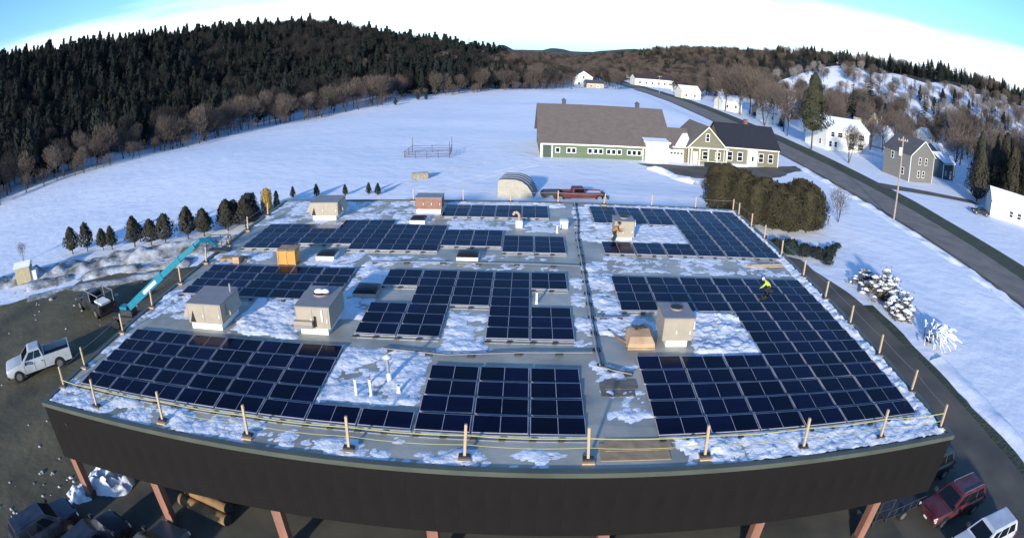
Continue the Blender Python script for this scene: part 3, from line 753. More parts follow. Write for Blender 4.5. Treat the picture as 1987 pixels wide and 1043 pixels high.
def pickup(label, x, y, rz, P, rack=False, cap=False, snow=False):
    t = thing('pickup_truck', label, 'pickup', (x, y, .05), rz)
    hw = .98
    mb = MB(); mb.loft([ring(2.92, .55, .98, hw - .10), ring(2.78, .42, 1.08, hw - .02), ring(1.9, .40, 1.16, hw), ring(1.35, .38, 1.20, hw), ring(-.62, .38, 1.20, hw, .06, .0)], P); mb.build('body', t, smooth=35, fixn=True)
    mb = MB(); mb.box(-2.9, -.63, -hw + .10, hw - .10, .45, .78, DKGREY)
    for s in (-1, 1): mb.loft([[(xx, s * hw, .42), (xx, s * (hw + .01), .85), (xx, s * (hw - .02), 1.24), (xx, s * (hw - .10), 1.25), (xx, s * (hw - .10), .42)] for xx in (-.63, -2.92)], P)
    mb.box(-2.93, -2.85, -hw + .11, hw - .11, .50, 1.22, P); mb.box(-.69, -.632, -hw + .11, hw - .11, .79, 1.22, P); mb.build('cargo_bed', t, fixn=True)
    greenhouse(t, (1.42, -.60), (.62, -.42), .92, .74, 1.19, 1.86, P, [.54])
    arches(t, (1.92, -1.80), hw); wheels(t, (1.92, -1.80), hw + .02, .40, .26); lamps(t, 2.90, -2.93, hw); trim(t, 2.90, -2.93, hw); seams(t, (1.25, .30, -.58), hw, .45, 1.10, 2.90, -2.93)
    if rack:
        mb = MB()
        for xx in (-.75, -2.75):
            for s in (-1, 1): mb.tube((xx, s * .9, 1.2), (xx, s * .9, 2.15), .035, .035, GALV, 6)
            mb.tube((xx, -.95, 2.15), (xx, .95, 2.15), .035, .035, GALV, 6)
        for s in (-1, 1): mb.tube((1.2, s * .9, 2.15), (-2.9, s * .9, 2.15), .035, .035, GALV, 6)
        mb.build('ladder_rack', t)
        mb = MB(); mb.box(-2.6, -1.0, -.6, .5, .79, 1.3, WHITE); mb.build('tool_box', t)
    if snow:
        mb = MB(); mb.box(-2.8, -.75, -hw + .12, hw - .12, .781, .92, SNOWC); mb.build('snow_layer', t)
    return t
def car(label, x, y, rz, P, suv=True, name='parked_car', rails=False, cat='car'):
    t = thing(name, label, cat, (x, y, .05), rz)
    hw, L = .93, 2.32
    zt = 1.02 if suv else .92
    mb = MB(); mb.loft([ring(L, .48, .82, hw - .16), ring(L - .18, .36, zt - .10, hw - .04), ring(1.15, .33, zt, hw), ring(-1.6, .33, zt + .03, hw), ring(-L + .2, .38, zt, hw - .05), ring(-L, .50, zt - .12, hw - .14)], P); mb.build('body', t, smooth=35, fixn=True)
    if suv: greenhouse(t, (1.15, -2.18), (.35, -1.90), .86, .68, zt, 1.68, P, [.36, .68])
    else: greenhouse(t, (1.05, -1.75), (.25, -1.05), .84, .64, zt, 1.42, P, [.5])
    arches(t, (1.42, -1.40), hw, .42); wheels(t, (1.42, -1.40), hw, .34, .22); lamps(t, L - .06, -L + .05, hw, .72); trim(t, L - .05, -L + .05, hw * .96); seams(t, (1.0, .0, -.95), hw, .42, zt - .10, L - .05, -L)
    if rails:
        for s in (-1, 1): mb = MB(); mb.path([(.15, s * .60, 1.69), (.0, s * .60, 1.75), (-1.6, s * .60, 1.75), (-1.75, s * .60, 1.69)], .022, RIM, 6); mb.build('roof_rail', t)
    return t
tp_ = pickup('silver white pickup truck on dirt beside the front left roof corner', -35.9, 27.2, R(-131), paint('silver_white_paint', (.50, .53, .55)))
tp_.scale = (1.1, 1.1, 1.1)
pickup('dark pickup truck with pipe rack beside the teal boom lift', -37.6, 38.2, R(158), paint('black_paint', (.012, .013, .014)), rack=True)
car('dark navy van at the bottom left beside the first timber column', -22.6, 12.6, R(66), paint('navy_paint', (.010, .016, .034)), name='parked_van', cat='van')
car('dark blue car at the bottom edge with a pale hood reflection', -18.9, 12.9, R(74), paint('dark_blue_paint', (.008, .014, .032)))
car('grey topped car at the bottom edge near the second timber column', -15.4, 13.4, R(80), paint('grey_paint', (.16, .16, .15)))
car('maroon suv with roof rails parked right of the dark fascia', 22.4, 16.8, R(187), paint('maroon_paint', (.075, .004, .010)), rails=True, name='parked_suv', cat='suv')
car('white car at the bottom right corner beside the maroon suv', 22.9, 13.5, R(184), paint('white_car_paint', (.55, .58, .64)))
car('dark car half hidden behind the maroon suv and roof corner', 22.0, 20.2, R(190), paint('dark_teal_paint', (.012, .022, .026)))
car('dark car parked on snow by the white house at the right edge', 88.6, 87.6, R(160), paint('black_car_paint', (.014, .014, .016)), suv=False)
car('dark car parked by the houses far up the road', 86.5, 221.0, R(20), paint('dark_grey_paint', (.02, .02, .025)))
t = thing('utility_trailer', 'black lattice utility trailer beside the maroon suv at lower right', 'trailer', (18.9, 18.2, .04), R(10))
mb = MB()
for yy in (-.9, .9):
    for zz in (.45, .95): mb.tube((-1.5, yy, zz), (1.5, yy, zz), .03, .03, BLOCK, 6)
    for k in range(6): mb.tube((-1.5 + k * .6, yy, .45), (-1.5 + k * .6, yy, .95), .025, .025, BLOCK, 6)
mb.build('side_rail', t)
mb = MB(); mb.box(-1.5, 1.5, -.9, .9, .40, .45, DKGREY); mb.tube((1.5, 0, .42), (2.6, 0, .42), .05, .05, BLOCK, 6); mb.build('deck', t)
wheels(t, (-.2,), 1.05, .32, .2)
t = thing('steel_rack', 'black steel rack standing under the right end of the fascia', 'rack', (16.9, 17.6, .04), R(5))
mb = MB()
um_ = MB(); um_.tube((0, 0, 0), (0, 0, 1.6), .03, .03, BLOCK, 6); ume_ = um_.mesh('upright')
for xx in (-.9, 0, .9):
    for yy in (-.43, .43): put('upright', ume_, t, (xx, yy, 0))
for zz in (.35, .95, 1.55):
    mb = MB(); mb.box(-.95, .95, -.42, .42, zz, zz + .04, DKGREY); mb.build('shelf', t)

# logs and snow heap under the canopy
t = thing('log_pile', 'tan sawn logs with dark ends lying under the canopy', 'logs', (-14.4, 17.6, .04), R(-14))
for k, (yy, zz, r, x0, x1) in enumerate(((0, .34, .33, -1.6, 1.5), (.68, .30, .29, -1.7, 1.2), (.34, .82, .27, -1.2, 1.4))):
    mb = MB(); mb.tube((x0, yy, zz), (x1, yy, zz), r, r * .95, mat('log_wood', (.24, .14, .06), .8, var=.3, scale=2), 14); mb.tube((x1 + .001, yy, zz), (x1 + .02, yy, zz), r * .9, r * .9, BLOCK, 14); mb.build('log', t, smooth=50)
def heap(name, label, x, y, rx, ry, h, m, seed, cat='snow pile'):
    mb = MB(); n = 26; m_ = 20; rows = []
    for j in range(m_ + 1):
        row = []
        for i in range(n + 1):
            u, v = -1 + 2 * i / n, -1 + 2 * j / m_
            e = max(0, 1 - (u * u + v * v) * (1 + .5 * nz(u, v, 1.3, seed)))
            row.append((rx * u, ry * v, -.05 + h * e ** .7 * (.75 + .7 * nz(u, v, 2.6, seed) + .4 * nz(u, v, 6.0, seed + 2))))
        rows.append(row)
    mb.loft(rows, m, closed=False); o = mb.build(name, smooth=50); o.location = (x, y, .02); return tag(o, label, cat)
heap('snow_pile', 'lumpy white snow heap behind the first timber column', -21.2, 18.0, 1.7, 1.3, 1.0, SNOWP, 3)
heap('snow_pile', 'small snow heap in front of the first timber column', -22.5, 16.4, 1.0, .9, .5, SNOWP, 6)
DSNOW = mat('dirty_snow', (.62, .63, .64), .8, c2=(.075, .066, .045), scale=.6, bump=.12, bscale=2.0, detail=8)
# scattered snow lumps on the dirt
mb = MB(); rg = random.Random(8)
for k in range(95):
    if k < 40: x, y = rg.uniform(-30, -22.8), rg.uniform(12, 22)
    elif k < 75: x, y = rg.uniform(-60, -30), rg.uniform(34, 46)
    else: x, y = rg.uniform(-48, -24), rg.uniform(20, 50)
    s = rg.uniform(.03, .15) * (2.2 if rg.random() < .15 else 1)
    z0 = .03; n = 6; rings = []
    for f in (0, .5, .9): rings.append([(x + s * 1.4 * (1 - f * f) * math.cos(2 * math.pi * i / n + k) * rg.uniform(.7, 1.2), y + s * (1 - f * f) * math.sin(2 * math.pi * i / n + k) * rg.uniform(.7, 1.2), z0 + s * .7 * f) for i in range(n)])
    mb.loft(rings, DSNOW)
stuff(mb.build('snow_lumps', smooth=60), 'small lumps of snow scattered over the dirt lot', 'snow')
# ploughed bank of dirty snow along the edge of the lot
def bank(name, label, line, half, h, m, seed, st=.45):
    mb = MB(); rows = []
    L = 0; pts = []
    for a, b in zip(line[:-1], line[1:]):
        n = max(2, int(math.dist(a, b) / st))
        for i in range(n): pts.append((a[0] + (b[0] - a[0]) * i / n, a[1] + (b[1] - a[1]) * i / n))
    for k, (x, y) in enumerate(pts):
        q = pts[min(k + 1, len(pts) - 1)]; p = pts[max(k - 1, 0)]
        d = Vector((q[0] - p[0], q[1] - p[1])).normalized(); nrm = Vector((-d.y, d.x))
        row = []
        for j in range(13):
            u = -1 + j / 6
            w = half * (1 + .35 * nz(k * .2, 0, 1, seed))
            px, py = x + nrm.x * u * w + .3 * nz(k * .7, j, 1, seed), y + nrm.y * u * w + .3 * nz(k * .7, j, 1, seed + 4)
            e = (1 - u * u)
            row.append((px, py, H(px, py) - .06 + h * e * max(0.05, .55 + .8 * nz(px, py, .35, seed) + .28 * nz(px, py, 1.1, seed + 2))))
        rows.append(row)
    mb.loft(rows, m, closed=False); return stuff(mb.build(name, smooth=60), label, 'snow bank')
bank('snow_bank', 'ploughed bank of dirty snow along the back of the dirt lot', [(-72, 33), (-64, 39), (-57, 44.5), (-50, 48), (-43, 52), (-36, 55), (-29, 56.5)], 2.6, 1.3, DSNOW, 1.0)
bank('snow_bank', 'second ridge of dirty snow inside the dirt lot', [(-53, 42), (-46, 46.5), (-40, 49), (-33, 51)], 1.6, .8, DSNOW, 5.0)
bank('snow_bank', 'snow bank between the building and the white pickup', [(-26.8, 22), (-26.2, 28), (-25.8, 34), (-26.2, 41), (-28, 50)], 2.3, .75, SNOW, 7.0)
bank('snow_bank', 'low streak of dirty snow across the dirt lot', [(-50, 39), (-45, 42.5), (-40, 45), (-35, 47.5)], 1.5, .35, DSNOW, 15.0)
bank('snow_bank', 'bright ploughed snow bank by the green barn porch', [(20.5, 100), (22.5, 96.5), (23.5, 93), (26, 90)], 1.2, .9, SNOW, 9.0)
bank('snow_bank', 'long low snow bank along the near road shoulder', [(54.6, 30), (54.6, 60), (54.9, 90), (55, 112)], 1.2, .55, SNOW, 11.0, .8)
bank('snow_bank', 'snow bank beside the right driveway', [(33, -2), (33, 12), (32.8, 24), (32.4, 34)], 1.2, .45, SNOW, 13.0, .8)
t = thing('site_shed', 'small tan site shed with white door at the far left of the lot', 'shed', (-55.2, 43.4, .1), R(35))
mb = MB(); mb.box(-1.1, 1.1, -.9, .9, .1, 1.9, mat('tan_shed', (.40, .34, .20), .8)); mb.build('wall', t)
mb = MB(); mb.prism([(-1.1, 1.901), (1.1, 1.901), (0, 2.35)], 'x', -1.25, 1.25, SNOWC); mb.build('roof', t, fixn=True)
mb = MB(); mb.box(1.101, 1.9, -.7, .5, .1, 1.2, WHITE); mb.build('white_box', t)

# ------------------------------------------------------------------ boom lift
t = thing('boom_lift', 'teal telescopic boom lift reaching up to the left roof edge', 'boom lift', (-31.9, 36.6, .04), 0)
o = Vector((-31.9, 36.6, .04))
P0, P1 = Vector((-31.0, 36.0, 1.75)) - o, Vector((-23.0, 35.8, 6.95)) - o
def beam(a, b, w, h, m, f0, f1, up=Vector((0, 0, 1))):
    d = (b - a).normalized(); s = d.cross(up).normalized(); u = s.cross(d)
    A, Bp = a.lerp(b, f0), a.lerp(b, f1)
    mb = MB(); mb.loft([[q + s * w * i + u * h * j for i, j in ((-.5, -.5), (.5, -.5), (.5, .5), (-.5, .5))] for q in (A, Bp)], m); return mb
beam(P0, P1, .46, .58, TEAL, 0, .55).build('boom_base', t, fixn=True)
beam(P0, P1, .36, .46, TEAL, .551, .80).build('boom_section', t, fixn=True)
beam(P0, P1, .27, .36, TEAL, .801, 1.0).build('boom_section', t, fixn=True)
d_ = (P1 - P0).normalized(); s_ = d_.cross(Vector((0, 0, 1))).normalized(); u_ = s_.cross(d_)
mb = MB()
for sg in (1, -1):
    a, b = P0.lerp(P1, .26) + s_ * .235 * sg, P0.lerp(P1, .46) + s_ * .235 * sg
    mb.quad([a - u_ * .13, b - u_ * .13, b + u_ * .13, a + u_ * .13], WHITE)
mb.build('white_decal', t)
J = [P1, P1 + Vector((.40, .25, .30)), P1 + Vector((.95, .8, .15)), P1 + Vector((1.2, 1.2, -.35))]
mb = MB()
for a, b in zip(J[:-1], J[1:]): mb.tube(a, b, .17, .15, TEAL, 8)
mb.build('jib', t, smooth=40)
c = J[-1]
mb = MB(); mb.box(c.x - .9, c.x + .9, c.y + .1, c.y + .9, c.z - .55, c.z - .48, DKGREY)
for zz in (c.z - .1, c.z + .45):
    for a, b in (((-.9, .1), (.9, .1)), ((.9, .1), (.9, .9)), ((.9, .9), (-.9, .9)), ((-.9, .9), (-.9, .1))): mb.tube((c.x + a[0], c.y + a[1], zz), (c.x + b[0], c.y + b[1], zz), .025, .025, DKGREY, 6)
for a in ((-.9, .1), (.9, .1), (.9, .9), (-.9, .9), (0, .1), (0, .9)): mb.tube((c.x + a[0], c.y + a[1], c.z - .5), (c.x + a[0], c.y + a[1], c.z + .45), .025, .025, DKGREY, 6)
mb.build('work_platform', t)
mb = MB(); mb.box(-.1, 1.2, -1.0, -.1, 1.05, 1.5, DKGREY); mb.box(-.2, .6, -.9, -.2, 1.501, 1.75, TEAL); mb.build('turret', t)
mb = MB(); mb.box(-.9, 1.6, -1.3, .3, .40, 1.04, DKGREY); mb.build('chassis', t)
for xx in (-.55, 1.25):
    for yy in (-1.42, .42):
        mb = MB(); mb.tube((xx, yy - .16, .45), (xx, yy + .16, .45), .45, .45, TYRE, 16); mb.build('wheel', t, smooth=40)

# ------------------------------------------------------------------ things in the snow field
t = thing('arched_shelter', 'arched farm shelter with tan end wall and grey cover on the snow', 'shelter', (-3.7, 76.3, .0), R(-8))
prof = [(0, .25), (0, 2.15), (.12, 2.40), (.5, 2.52), (2.2, 2.55), (3.0, 2.35), (3.7, 1.85), (4.2, 1.15), (4.55, .25)]
mb = MB(); mb.prism(prof, 'y', 0, .06, mat('tan_end', (.42, .38, .30), .8)); mb.build('end_wall', t, fixn=True)
COVER = mat('grey_cover', (.15, .17, .19), .6, var=.15)
mb = MB(); mb.loft([[(x, yy, z + .02) for x, z in prof] for yy in (.061, 1.1, 2.2, 3.3, 4.2)], COVER, closed=False); mb.prism(prof, 'y', 4.2, 4.25, COVER); mb.build('cover', t, fixn=True, smooth=40)
rm = MB(); rm.path([(x * 1.004, 0, z + .03) for x, z in prof], .03, GALV, 5); rme = rm.mesh('hoop')
for yy in (1.1, 2.2, 3.3): put('hoop', rme, t, (0, yy, .01))
mb = MB(); mb.box(.0, 4.55, -.05, 4.3, .02, .24, BLOCK); mb.build('skid', t)
t = thing('flatbed_truck', 'old dark red flatbed truck in snow behind the back roof edge', 'truck', (2.4, 76.0, .0), R(6))
REDT = paint('dark_red_paint', (.085, .006, .014), .6)
mb = MB(); mb.box(1.6, 7.0, -.9, .9, .55, .95, REDT); mb.box(1.6, 7.0, -.95, -.9, .95, 1.25, REDT); mb.box(1.6, 7.0, .9, .95, .95, 1.25, REDT); mb.build('flatbed', t)
mb = MB(); mb.loft([[(3.1, -.85, .96), (4.9, -.85, .96), (4.9, .85, .96), (3.1, .85, .96)], [(3.25, -.75, 1.75), (4.6, -.75, 1.75), (4.6, .75, 1.75), (3.25, .75, 1.75)]], mat('faded_red', (.12, .03, .04), .6)); mb.build('cab', t, fixn=True)
mb = MB(); mb.quad([(3.35, -.86, 1.15), (4.75, -.86, 1.15), (4.55, -.79, 1.65), (3.38, -.79, 1.65)], CARGLASS); mb.build('side_window', t)
mb = MB(); mb.box(.9, 2.9, -.75, .75, .35, .78, REDT); mb.build('hood', t)
mb = MB(); mb.box(-.4, 1.6, -.6, .6, .80, 1.35, DKGREY); mb.tube((-.35, -.5, .9), (-.35, .5, .9), .42, .42, BLOCK, 14); mb.build('front_spreader', t)
wheels(t, (1.6, 6.6, 7.3), .95, .48, .26)
mb = MB(); mb.box(4.92, 6.9, -.88, .88, .951, 1.08, SNOWC); mb.build('snow_layer', t)
t = thing('water_tank', 'tan rounded tank with dark end lying alone on the snow', 'tank', (-15.2, 86.0, .05), R(22))
mb = MB(); mb.loft([[(x, r * math.cos(a * math.pi / 8), .68 + r * math.sin(a * math.pi / 8)) for a in range(16)] for x, r in ((-1.25, .35), (-1.2, .55), (-1.0, .64), (1.05, .64))], mat('tan_tank', (.30, .26, .20), .7, var=.25)); mb.build('shell', t, smooth=40, fixn=True)
mb = MB(); mb.tube((1.051, 0, .68), (1.12, 0, .68), .64, .60, BLACKM, 16); mb.build('end_cap', t)
mb = MB(); mb.box(-1.1, 1.0, -.5, -.3, -.05, .16, BLOCK); mb.box(-1.1, 1.0, .3, .5, -.05, .16, BLOCK); mb.build('skid', t)
t = thing('livestock_pen', 'weathered livestock pen of rails and tall corner posts in the field', 'pen', (-17.3, 106.5, .05), R(4))
RUST = mat('rusty_rail', (.12, .085, .085), .8)
cnr = [(-3.9, -3.0), (0, -3.6), (3.8, -2.6), (3.9, 3.2), (-3.2, 3.2)]
pm = MB(); pm.tube((0, 0, -.2), (0, 0, 1.5), .06, .05, RUST, 6); pme = pm.mesh('post')
pm = MB(); pm.tube((0, 0, -.2), (0, 0, 2.9), .07, .05, RUST, 6); pme2 = pm.mesh('post')
for a, b in zip(cnr, cnr[1:] + cnr[:1]):
    put('post', pme2 if a[1] > 0 or a[0] > 3 else pme, t, (a[0], a[1], 0)); put('post', pme, t, ((a[0] + b[0]) / 2, (a[1] + b[1]) / 2, 0))
    for z in (.45, .85, 1.3):
        mb = MB(); mb.tube((a[0], a[1], z), (b[0], b[1], z), .04, .04, RUST, 5); mb.build('rail', t)
# vehicle tracks pressed into the snow
def track(label, pts, w=.35):
    mb = MB()
    for off in (-.8, .8):
        L = []
        for k, (x, y) in enumerate(pts):
            q = pts[min(k + 1, len(pts) - 1)]; p = pts[max(k - 1, 0)]
            d = Vector((q[0] - p[0], q[1] - p[1])).normalized(); n = Vector((-d.y, d.x))
            L.append([(x + n.x * (off + s * w), y + n.y * (off + s * w), H(x + n.x * (off + s * w), y + n.y * (off + s * w)) + zz) for s, zz in ((-1.1, .015), (-.6, .14), (-.35, .03), (.35, .03), (.6, .14), (1.1, .015))])
        mb.loft(L, SNOW, closed=False)
    return stuff(mb.build('vehicle_track', smooth=180), label, 'track')
def curve(a, b, c, n=40): return [((1 - t) ** 2 * a[0] + 2 * t * (1 - t) * b[0] + t * t * c[0], (1 - t) ** 2 * a[1] + 2 * t * (1 - t) * b[1] + t * t * c[1]) for t in [i / n for i in range(n + 1)]]
track('paired wheel ruts in snow curving behind the roof to the field', curve((-19, 62), (-14, 80), (1, 100)))
track('paired wheel ruts in snow leaving the back left roof corner', curve((-24, 62), (-17, 82), (-6, 104)))

# ------------------------------------------------------------------ houses
def window(t, x, z, w, h, face, off, two=True, shutter=None):
    """window on a wall; face 'f' front (y = off, facing -y), 'l' left (x = off, facing -x), 'r' right end facing +x"""
    f = MB(); p = MB(); fw = .11
    def B(mb, a0, a1, z0, z1, d0, d1, m):
        if face == 'f': mb.box(a0, a1, off - d1, off - d0, z0, z1, m)
        elif face == 'l': mb.box(off - d1, off - d0, a0, a1, z0, z1, m)
        else: mb.box(off + d0, off + d1, a0, a1, z0, z1, m)
    B(f, x - w / 2 - fw, x + w / 2 + fw, z - fw, z, .002, .06, WHITE); B(f, x - w / 2 - fw, x + w / 2 + fw, z + h, z + h + fw, .002, .06, WHITE)
    B(f, x - w / 2 - fw, x - w / 2, z, z + h, .002, .06, WHITE); B(f, x + w / 2, x + w / 2 + fw, z, z + h, .002, .06, WHITE)
    if two: B(f, x - w / 2, x + w / 2, z + h / 2 - .04, z + h / 2 + .04, .002, .05, WHITE)
    o = f.build('window', t); B(p, x - w / 2, x + w / 2, z, z + h, .003, .02, PANE); p.build('pane', o)
def house(label, x, y, rz, w, d, eave, rise, wallm, roofm, wins, ridge='x', z=0.0, over=.35, chimney=None, snowroof=False, name='house', trimm=WHITE, cat='house', door=None, group=None):
    t = thing(name, label, cat, (x, y, z), rz, group)
    mb = MB(); mb.box(0, w, 0, d, -.6, eave, wallm)
    if ridge == 'x':
        for xx in (0, w): mb.prism([(0, eave + .001), (d, eave + .001), (d / 2, eave + rise)], 'x', max(0, xx - .1), max(.1, xx), wallm)
    else:
        for yy in (0, d): mb.prism([(0, eave + .001), (w, eave + .001), (w / 2, eave + rise)], 'y', max(0, yy - .1), max(.1, yy), wallm)
    mb.build('wall', t, fixn=True)
    mb = MB(); th = .14
    if ridge == 'x':
        sl = rise / (d / 2)
        mb.prism([(-over, eave - over * sl + .02), (d / 2, eave + rise + .02), (d + over, eave - over * sl + .02), (d + over, eave - over * sl + .02 + th), (d / 2, eave + rise + th + .04), (-over, eave - over * sl + .02 + th)], 'x', -over, w + over, roofm)
    else:
        sl = rise / (w / 2)
        mb.prism([(-over, eave - over * sl + .02), (w / 2, eave + rise + .02), (w + over, eave - over * sl + .02), (w + over, eave - over * sl + .02 + th), (w / 2, eave + rise + th + .04), (-over, eave - over * sl + .02 + th)], 'y', -over, d + over, roofm)
    rf = mb.build('roof', t, fixn=True)
    mb = MB()
    if ridge == 'x':
        mb.box(-.02, w + .02, -over - .03, -over + .002, eave - over * sl - .14, eave - over * sl + .10, trimm)
    else:
        a = (-over, eave - over * sl); b = (w / 2, eave + rise); c = (w + over, eave - over * sl)
        for p, q in ((a, b), (b, c)):
            mb.prism([(p[0], p[1] - .12), (q[0], q[1] - .12), (q[0], q[1] + .14), (p[0], p[1] + .14)], 'y', -over - .04, -over + .001, trimm)
    mb.build('trim_board', t, fixn=True)
    cb = MB(); cb.box(-.06, .10, -.03, .10, 0, eave - .03, trimm); cme = cb.mesh('corner_board')
    for xx in (0, w - .04): put('corner_board', cme, t, (xx, 0, 0))
    for k in wins: window(t, *k)
    if door:
        dx, dw, dh = door
        mb = MB(); mb.box(dx - dw / 2, dx + dw / 2, -.07, -.002, 0, dh, WHITE); o = mb.build('door', t)
        mb = MB(); mb.box(dx - dw / 4, dx + dw / 4, -.085, -.071, dh * .5, dh * .85, PANE); mb.build('door_pane', o)
    if chimney:
        mb = MB(); cx, cy, cz = chimney; mb.box(cx - .35, cx + .35, cy - .35, cy + .35, cz - 1.6, cz, mat('brick_chimney', (.20, .09, .07), .9)); mb.build('chimney', rf)
    if snowroof:
        mb = MB()
        if ridge == 'x':
            mb.prism([(-over + .1, eave - over * sl + .06 + th), (d / 2, eave + rise + th + .06), (d / 2, eave + rise + th + .24), (-over + .1, eave - over * sl + .22 + th)], 'x', -over + .1, w + over - .1, SNOWC)
            mb.prism([(d + over - .1, eave - over * sl + .06 + th), (d / 2, eave + rise + th + .06), (d / 2, eave + rise + th + .24), (d + over - .1, eave - over * sl + .22 + th)], 'x', -over + .1, w + over - .1, SNOWC)
        else:
            for q in (-over + .1, w + over - .1):
                mb.prism([(q, eave - over * sl + .06 + th), (w / 2, eave + rise + th + .06), (w / 2, eave + rise + th + .24), (q, eave - over * sl + .22 + th)], 'y', -over + .1, d + over - .1, SNOWC)
        mb.build('snow_cover', rf, fixn=True)
    return t
GREENW = mat('green_siding', (.115, .150, .085), .75, var=.10, scale=1, stretch=(.2, .2, 6))
OLIVE = mat('olive_siding', (.185, .170, .115), .75, var=.08, scale=1, stretch=(.2, .2, 6))
BROWNR = mat('brown_shingles', (.150, .120, .105), .9, var=.10, scale=1.2)
NAVYR = mat('slate_blue_shingles', (.017, .019, .030), .85, var=.12, scale=1.2)
GREYR = mat('grey_shingles', (.075, .075, .085), .9, var=.15, scale=1)
DARKR = mat('dark_purple_shingles', (.045, .032, .042), .9, var=.15, scale=1)
WHITEW = mat('white_siding', (.76, .76, .70), .7, var=.04, scale=1, stretch=(.2, .2, 6))
GREYW = mat('grey_siding', (.18, .17, .15), .75, var=.08, scale=1, stretch=(.2, .2, 6))
YELW = mat('pale_yellow_siding', (.66, .62, .42), .7, var=.05)
BLUEW = mat('blue_siding', (.045, .075, .10), .7, var=.08)
# the long barn with its wings: local x runs along the front
BR_ = R(5.2)
def bl(u, v): return (2.3 + u * math.cos(BR_) - v * math.sin(BR_), 106.6 + u * math.sin(BR_) + v * math.cos(BR_))
wins = [(u, .95, .62, .75, 'f', 0.0, False) for u in (2.95, 4.9, 5.75, 8.6, 9.6, 10.5, 11.9, 12.8, 13.8, 15.6, 16.5, 17.4)]
barn = house('long green barn with huge brown roof and white window rows', 2.15, 106.9, R(1.5), 23.0, 18.6, 2.75, 5.75, GREENW, BROWNR, wins, name='barn', cat='barn', over=.5, trimm=WHITE)
for u in (4.6, 18.6):
    mb = MB(); mb.box(u - .35, u + .35, 9.15, 9.85, 8.4, 9.35, GREYR); mb.prism([(u - .5, 9.351), (u + .5, 9.351), (u, 9.8)], 'y', 9.05, 9.95, GREYR); mb.build('cupola', barn, fixn=True)
mb = MB(); mb.box(.5, 1.7, -.06, -.002, 0, 2.3, mat('barn_door', (.045, .065, .055), .7)); mb.build('door', barn)
dm = MB(); dm.box(0, .16, -.08, -.003, 0, 2.5, WHITE); dme = dm.mesh('corner_board')
for u in (.15, 1.9, 18.0): put('corner_board', dme, barn, (u, 0, 0))
shed = house('white flat shed with thick snow roof in front of barn end', *bl(18.3, -2.0), BR_, 4.0, 5.0, 3.4, .25, mat('bright_white_wall', (.82, .82, .72), .6), BROWNR, [], name='shed', cat='shed', over=.3, snowroof=True)
mb = MB(); mb.box(-.35, 4.35, -.38, 1.2, 3.42, 3.72, SNOWC); mb.build('snow_cover', shed)
gar = house('low garage wing with white door between white shed and gabled porch', *bl(22.6, -.6), BR_, 4.6, 8.0, 3.0, 2.6, OLIVE, BROWNR, [], name='garage', cat='garage', over=.3)
mb = MB(); mb.box(.35, 3.2, -.06, -.002, 0, 2.3, WHITE); gd = mb.build('garage_door', gar)
pmn = MB(); pmn.box(-.22, .22, -.075, -.062, 1.45, 1.75, PANE); pmm = pmn.mesh('door_pane')
for k in range(4): put('door_pane', pmm, gd, (.8 + k * .65, 0, 0))
wm_ = MB(); wm_.box(-.3, .3, -.05, -.002, 2.45, 2.85, PANE)
mb = MB(); mb.loft([[(1.4, -.35, 2.95), (4.5, -.35, 2.95), (4.5, 2.4, 4.75), (3.4, 2.4, 4.75)], [(1.4, -.35, 3.25), (4.5, -.35, 3.3), (4.5, 2.4, 5.1), (3.6, 2.4, 5.0)]], SNOWC); mb.build('snow_drift', gar, fixn=True)
gab = house('gabled cream porch front between the garage and dark roofed wing', *bl(26.4, -1.6), BR_, 7.2, 10.0, 3.4, 3.5, OLIVE, BROWNR, [(3.6, 4.3, .6, 1.3, 'f', 0.0, True)], ridge='y', name='gabled_house', over=.45, trimm=CREAM)
mb = MB(); mb.box(-.3, 7.5, -1.5, -.36, 3.05, 3.3, CREAM); mb.build('porch_roof', gab)
pp = MB(); pp.box(-.12, .12, -1.4, -1.16, 0, 3.04, CREAM); ppm = pp.mesh('porch_post')
for u in (.1, 1.7, 3.4, 5.2, 7.1): put('porch_post', ppm, gab, (u, 0, 0))
mb = MB(); mb.box(0, 7.2, -1.3, -1.2, .75, .85, CREAM); mb.build('porch_rail', gab)
mb = MB(); mb.box(.9, 1.8, -.05, -.003, 0, 2.3, WHITE); mb.build('door', gab)
for u in (3.3, 5.9): window(gab, u, 1.0, .9, 1.3, 'f', 0.0)
mb = MB(); mb.tube((2.6, -2.0, .3), (5.6, -2.2, .3), .55, .5, NEEDLE, 8); mb.build('porch_shrub', gab)
wing = house('olive house wing with slate blue roof and five white window bays', *bl(33.7, -.2), BR_, 12.6, 9.2, 3.55, 3.7, OLIVE, NAVYR, [(u, .85, .95, 1.55, 'f', 0.0) for u in (1.7, 3.9, 8.6, 10.8)], name='house_wing', over=.35, chimney=(7.0, 5.1, 8.4), trimm=CREAM)
mb = MB(); mb.box(5.4, 7.6, -.5, -.002, .05, 3.05, CREAM); dv = mb.build('entry_surround', wing)
mb = MB(); mb.box(6.05, 6.95, -.53, -.501, .1, 2.3, WHITE); mb.box(6.3, 6.7, -.545, -.531, 1.0, 1.9, PANE); mb.build('door', dv)
mb = MB(); mb.box(.2, 5.2, -1.4, -.2, -.05, .35, SNOWC); mb.build('snow_drift', wing)
house('grey two storey house with front gable behind the tall utility pole', 85.2, 112.6, R(14), 10.2, 9.5, 6.3, 3.4, GREYW, GREYR, [(3.8, 1.2, .8, 1.4, 'f', 0.0), (5.9, 1.2, .8, 1.4, 'f', 0.0), (3.9, 4.2, .8, 1.5, 'f', 0.0), (6.6, 4.2, .8, 1.5, 'f', 0.0), (2.5, 1.3, .8, 1.4, 'l', 0.0), (6.4, 4.2, .8, 1.4, 'l', 0.0)], ridge='y')
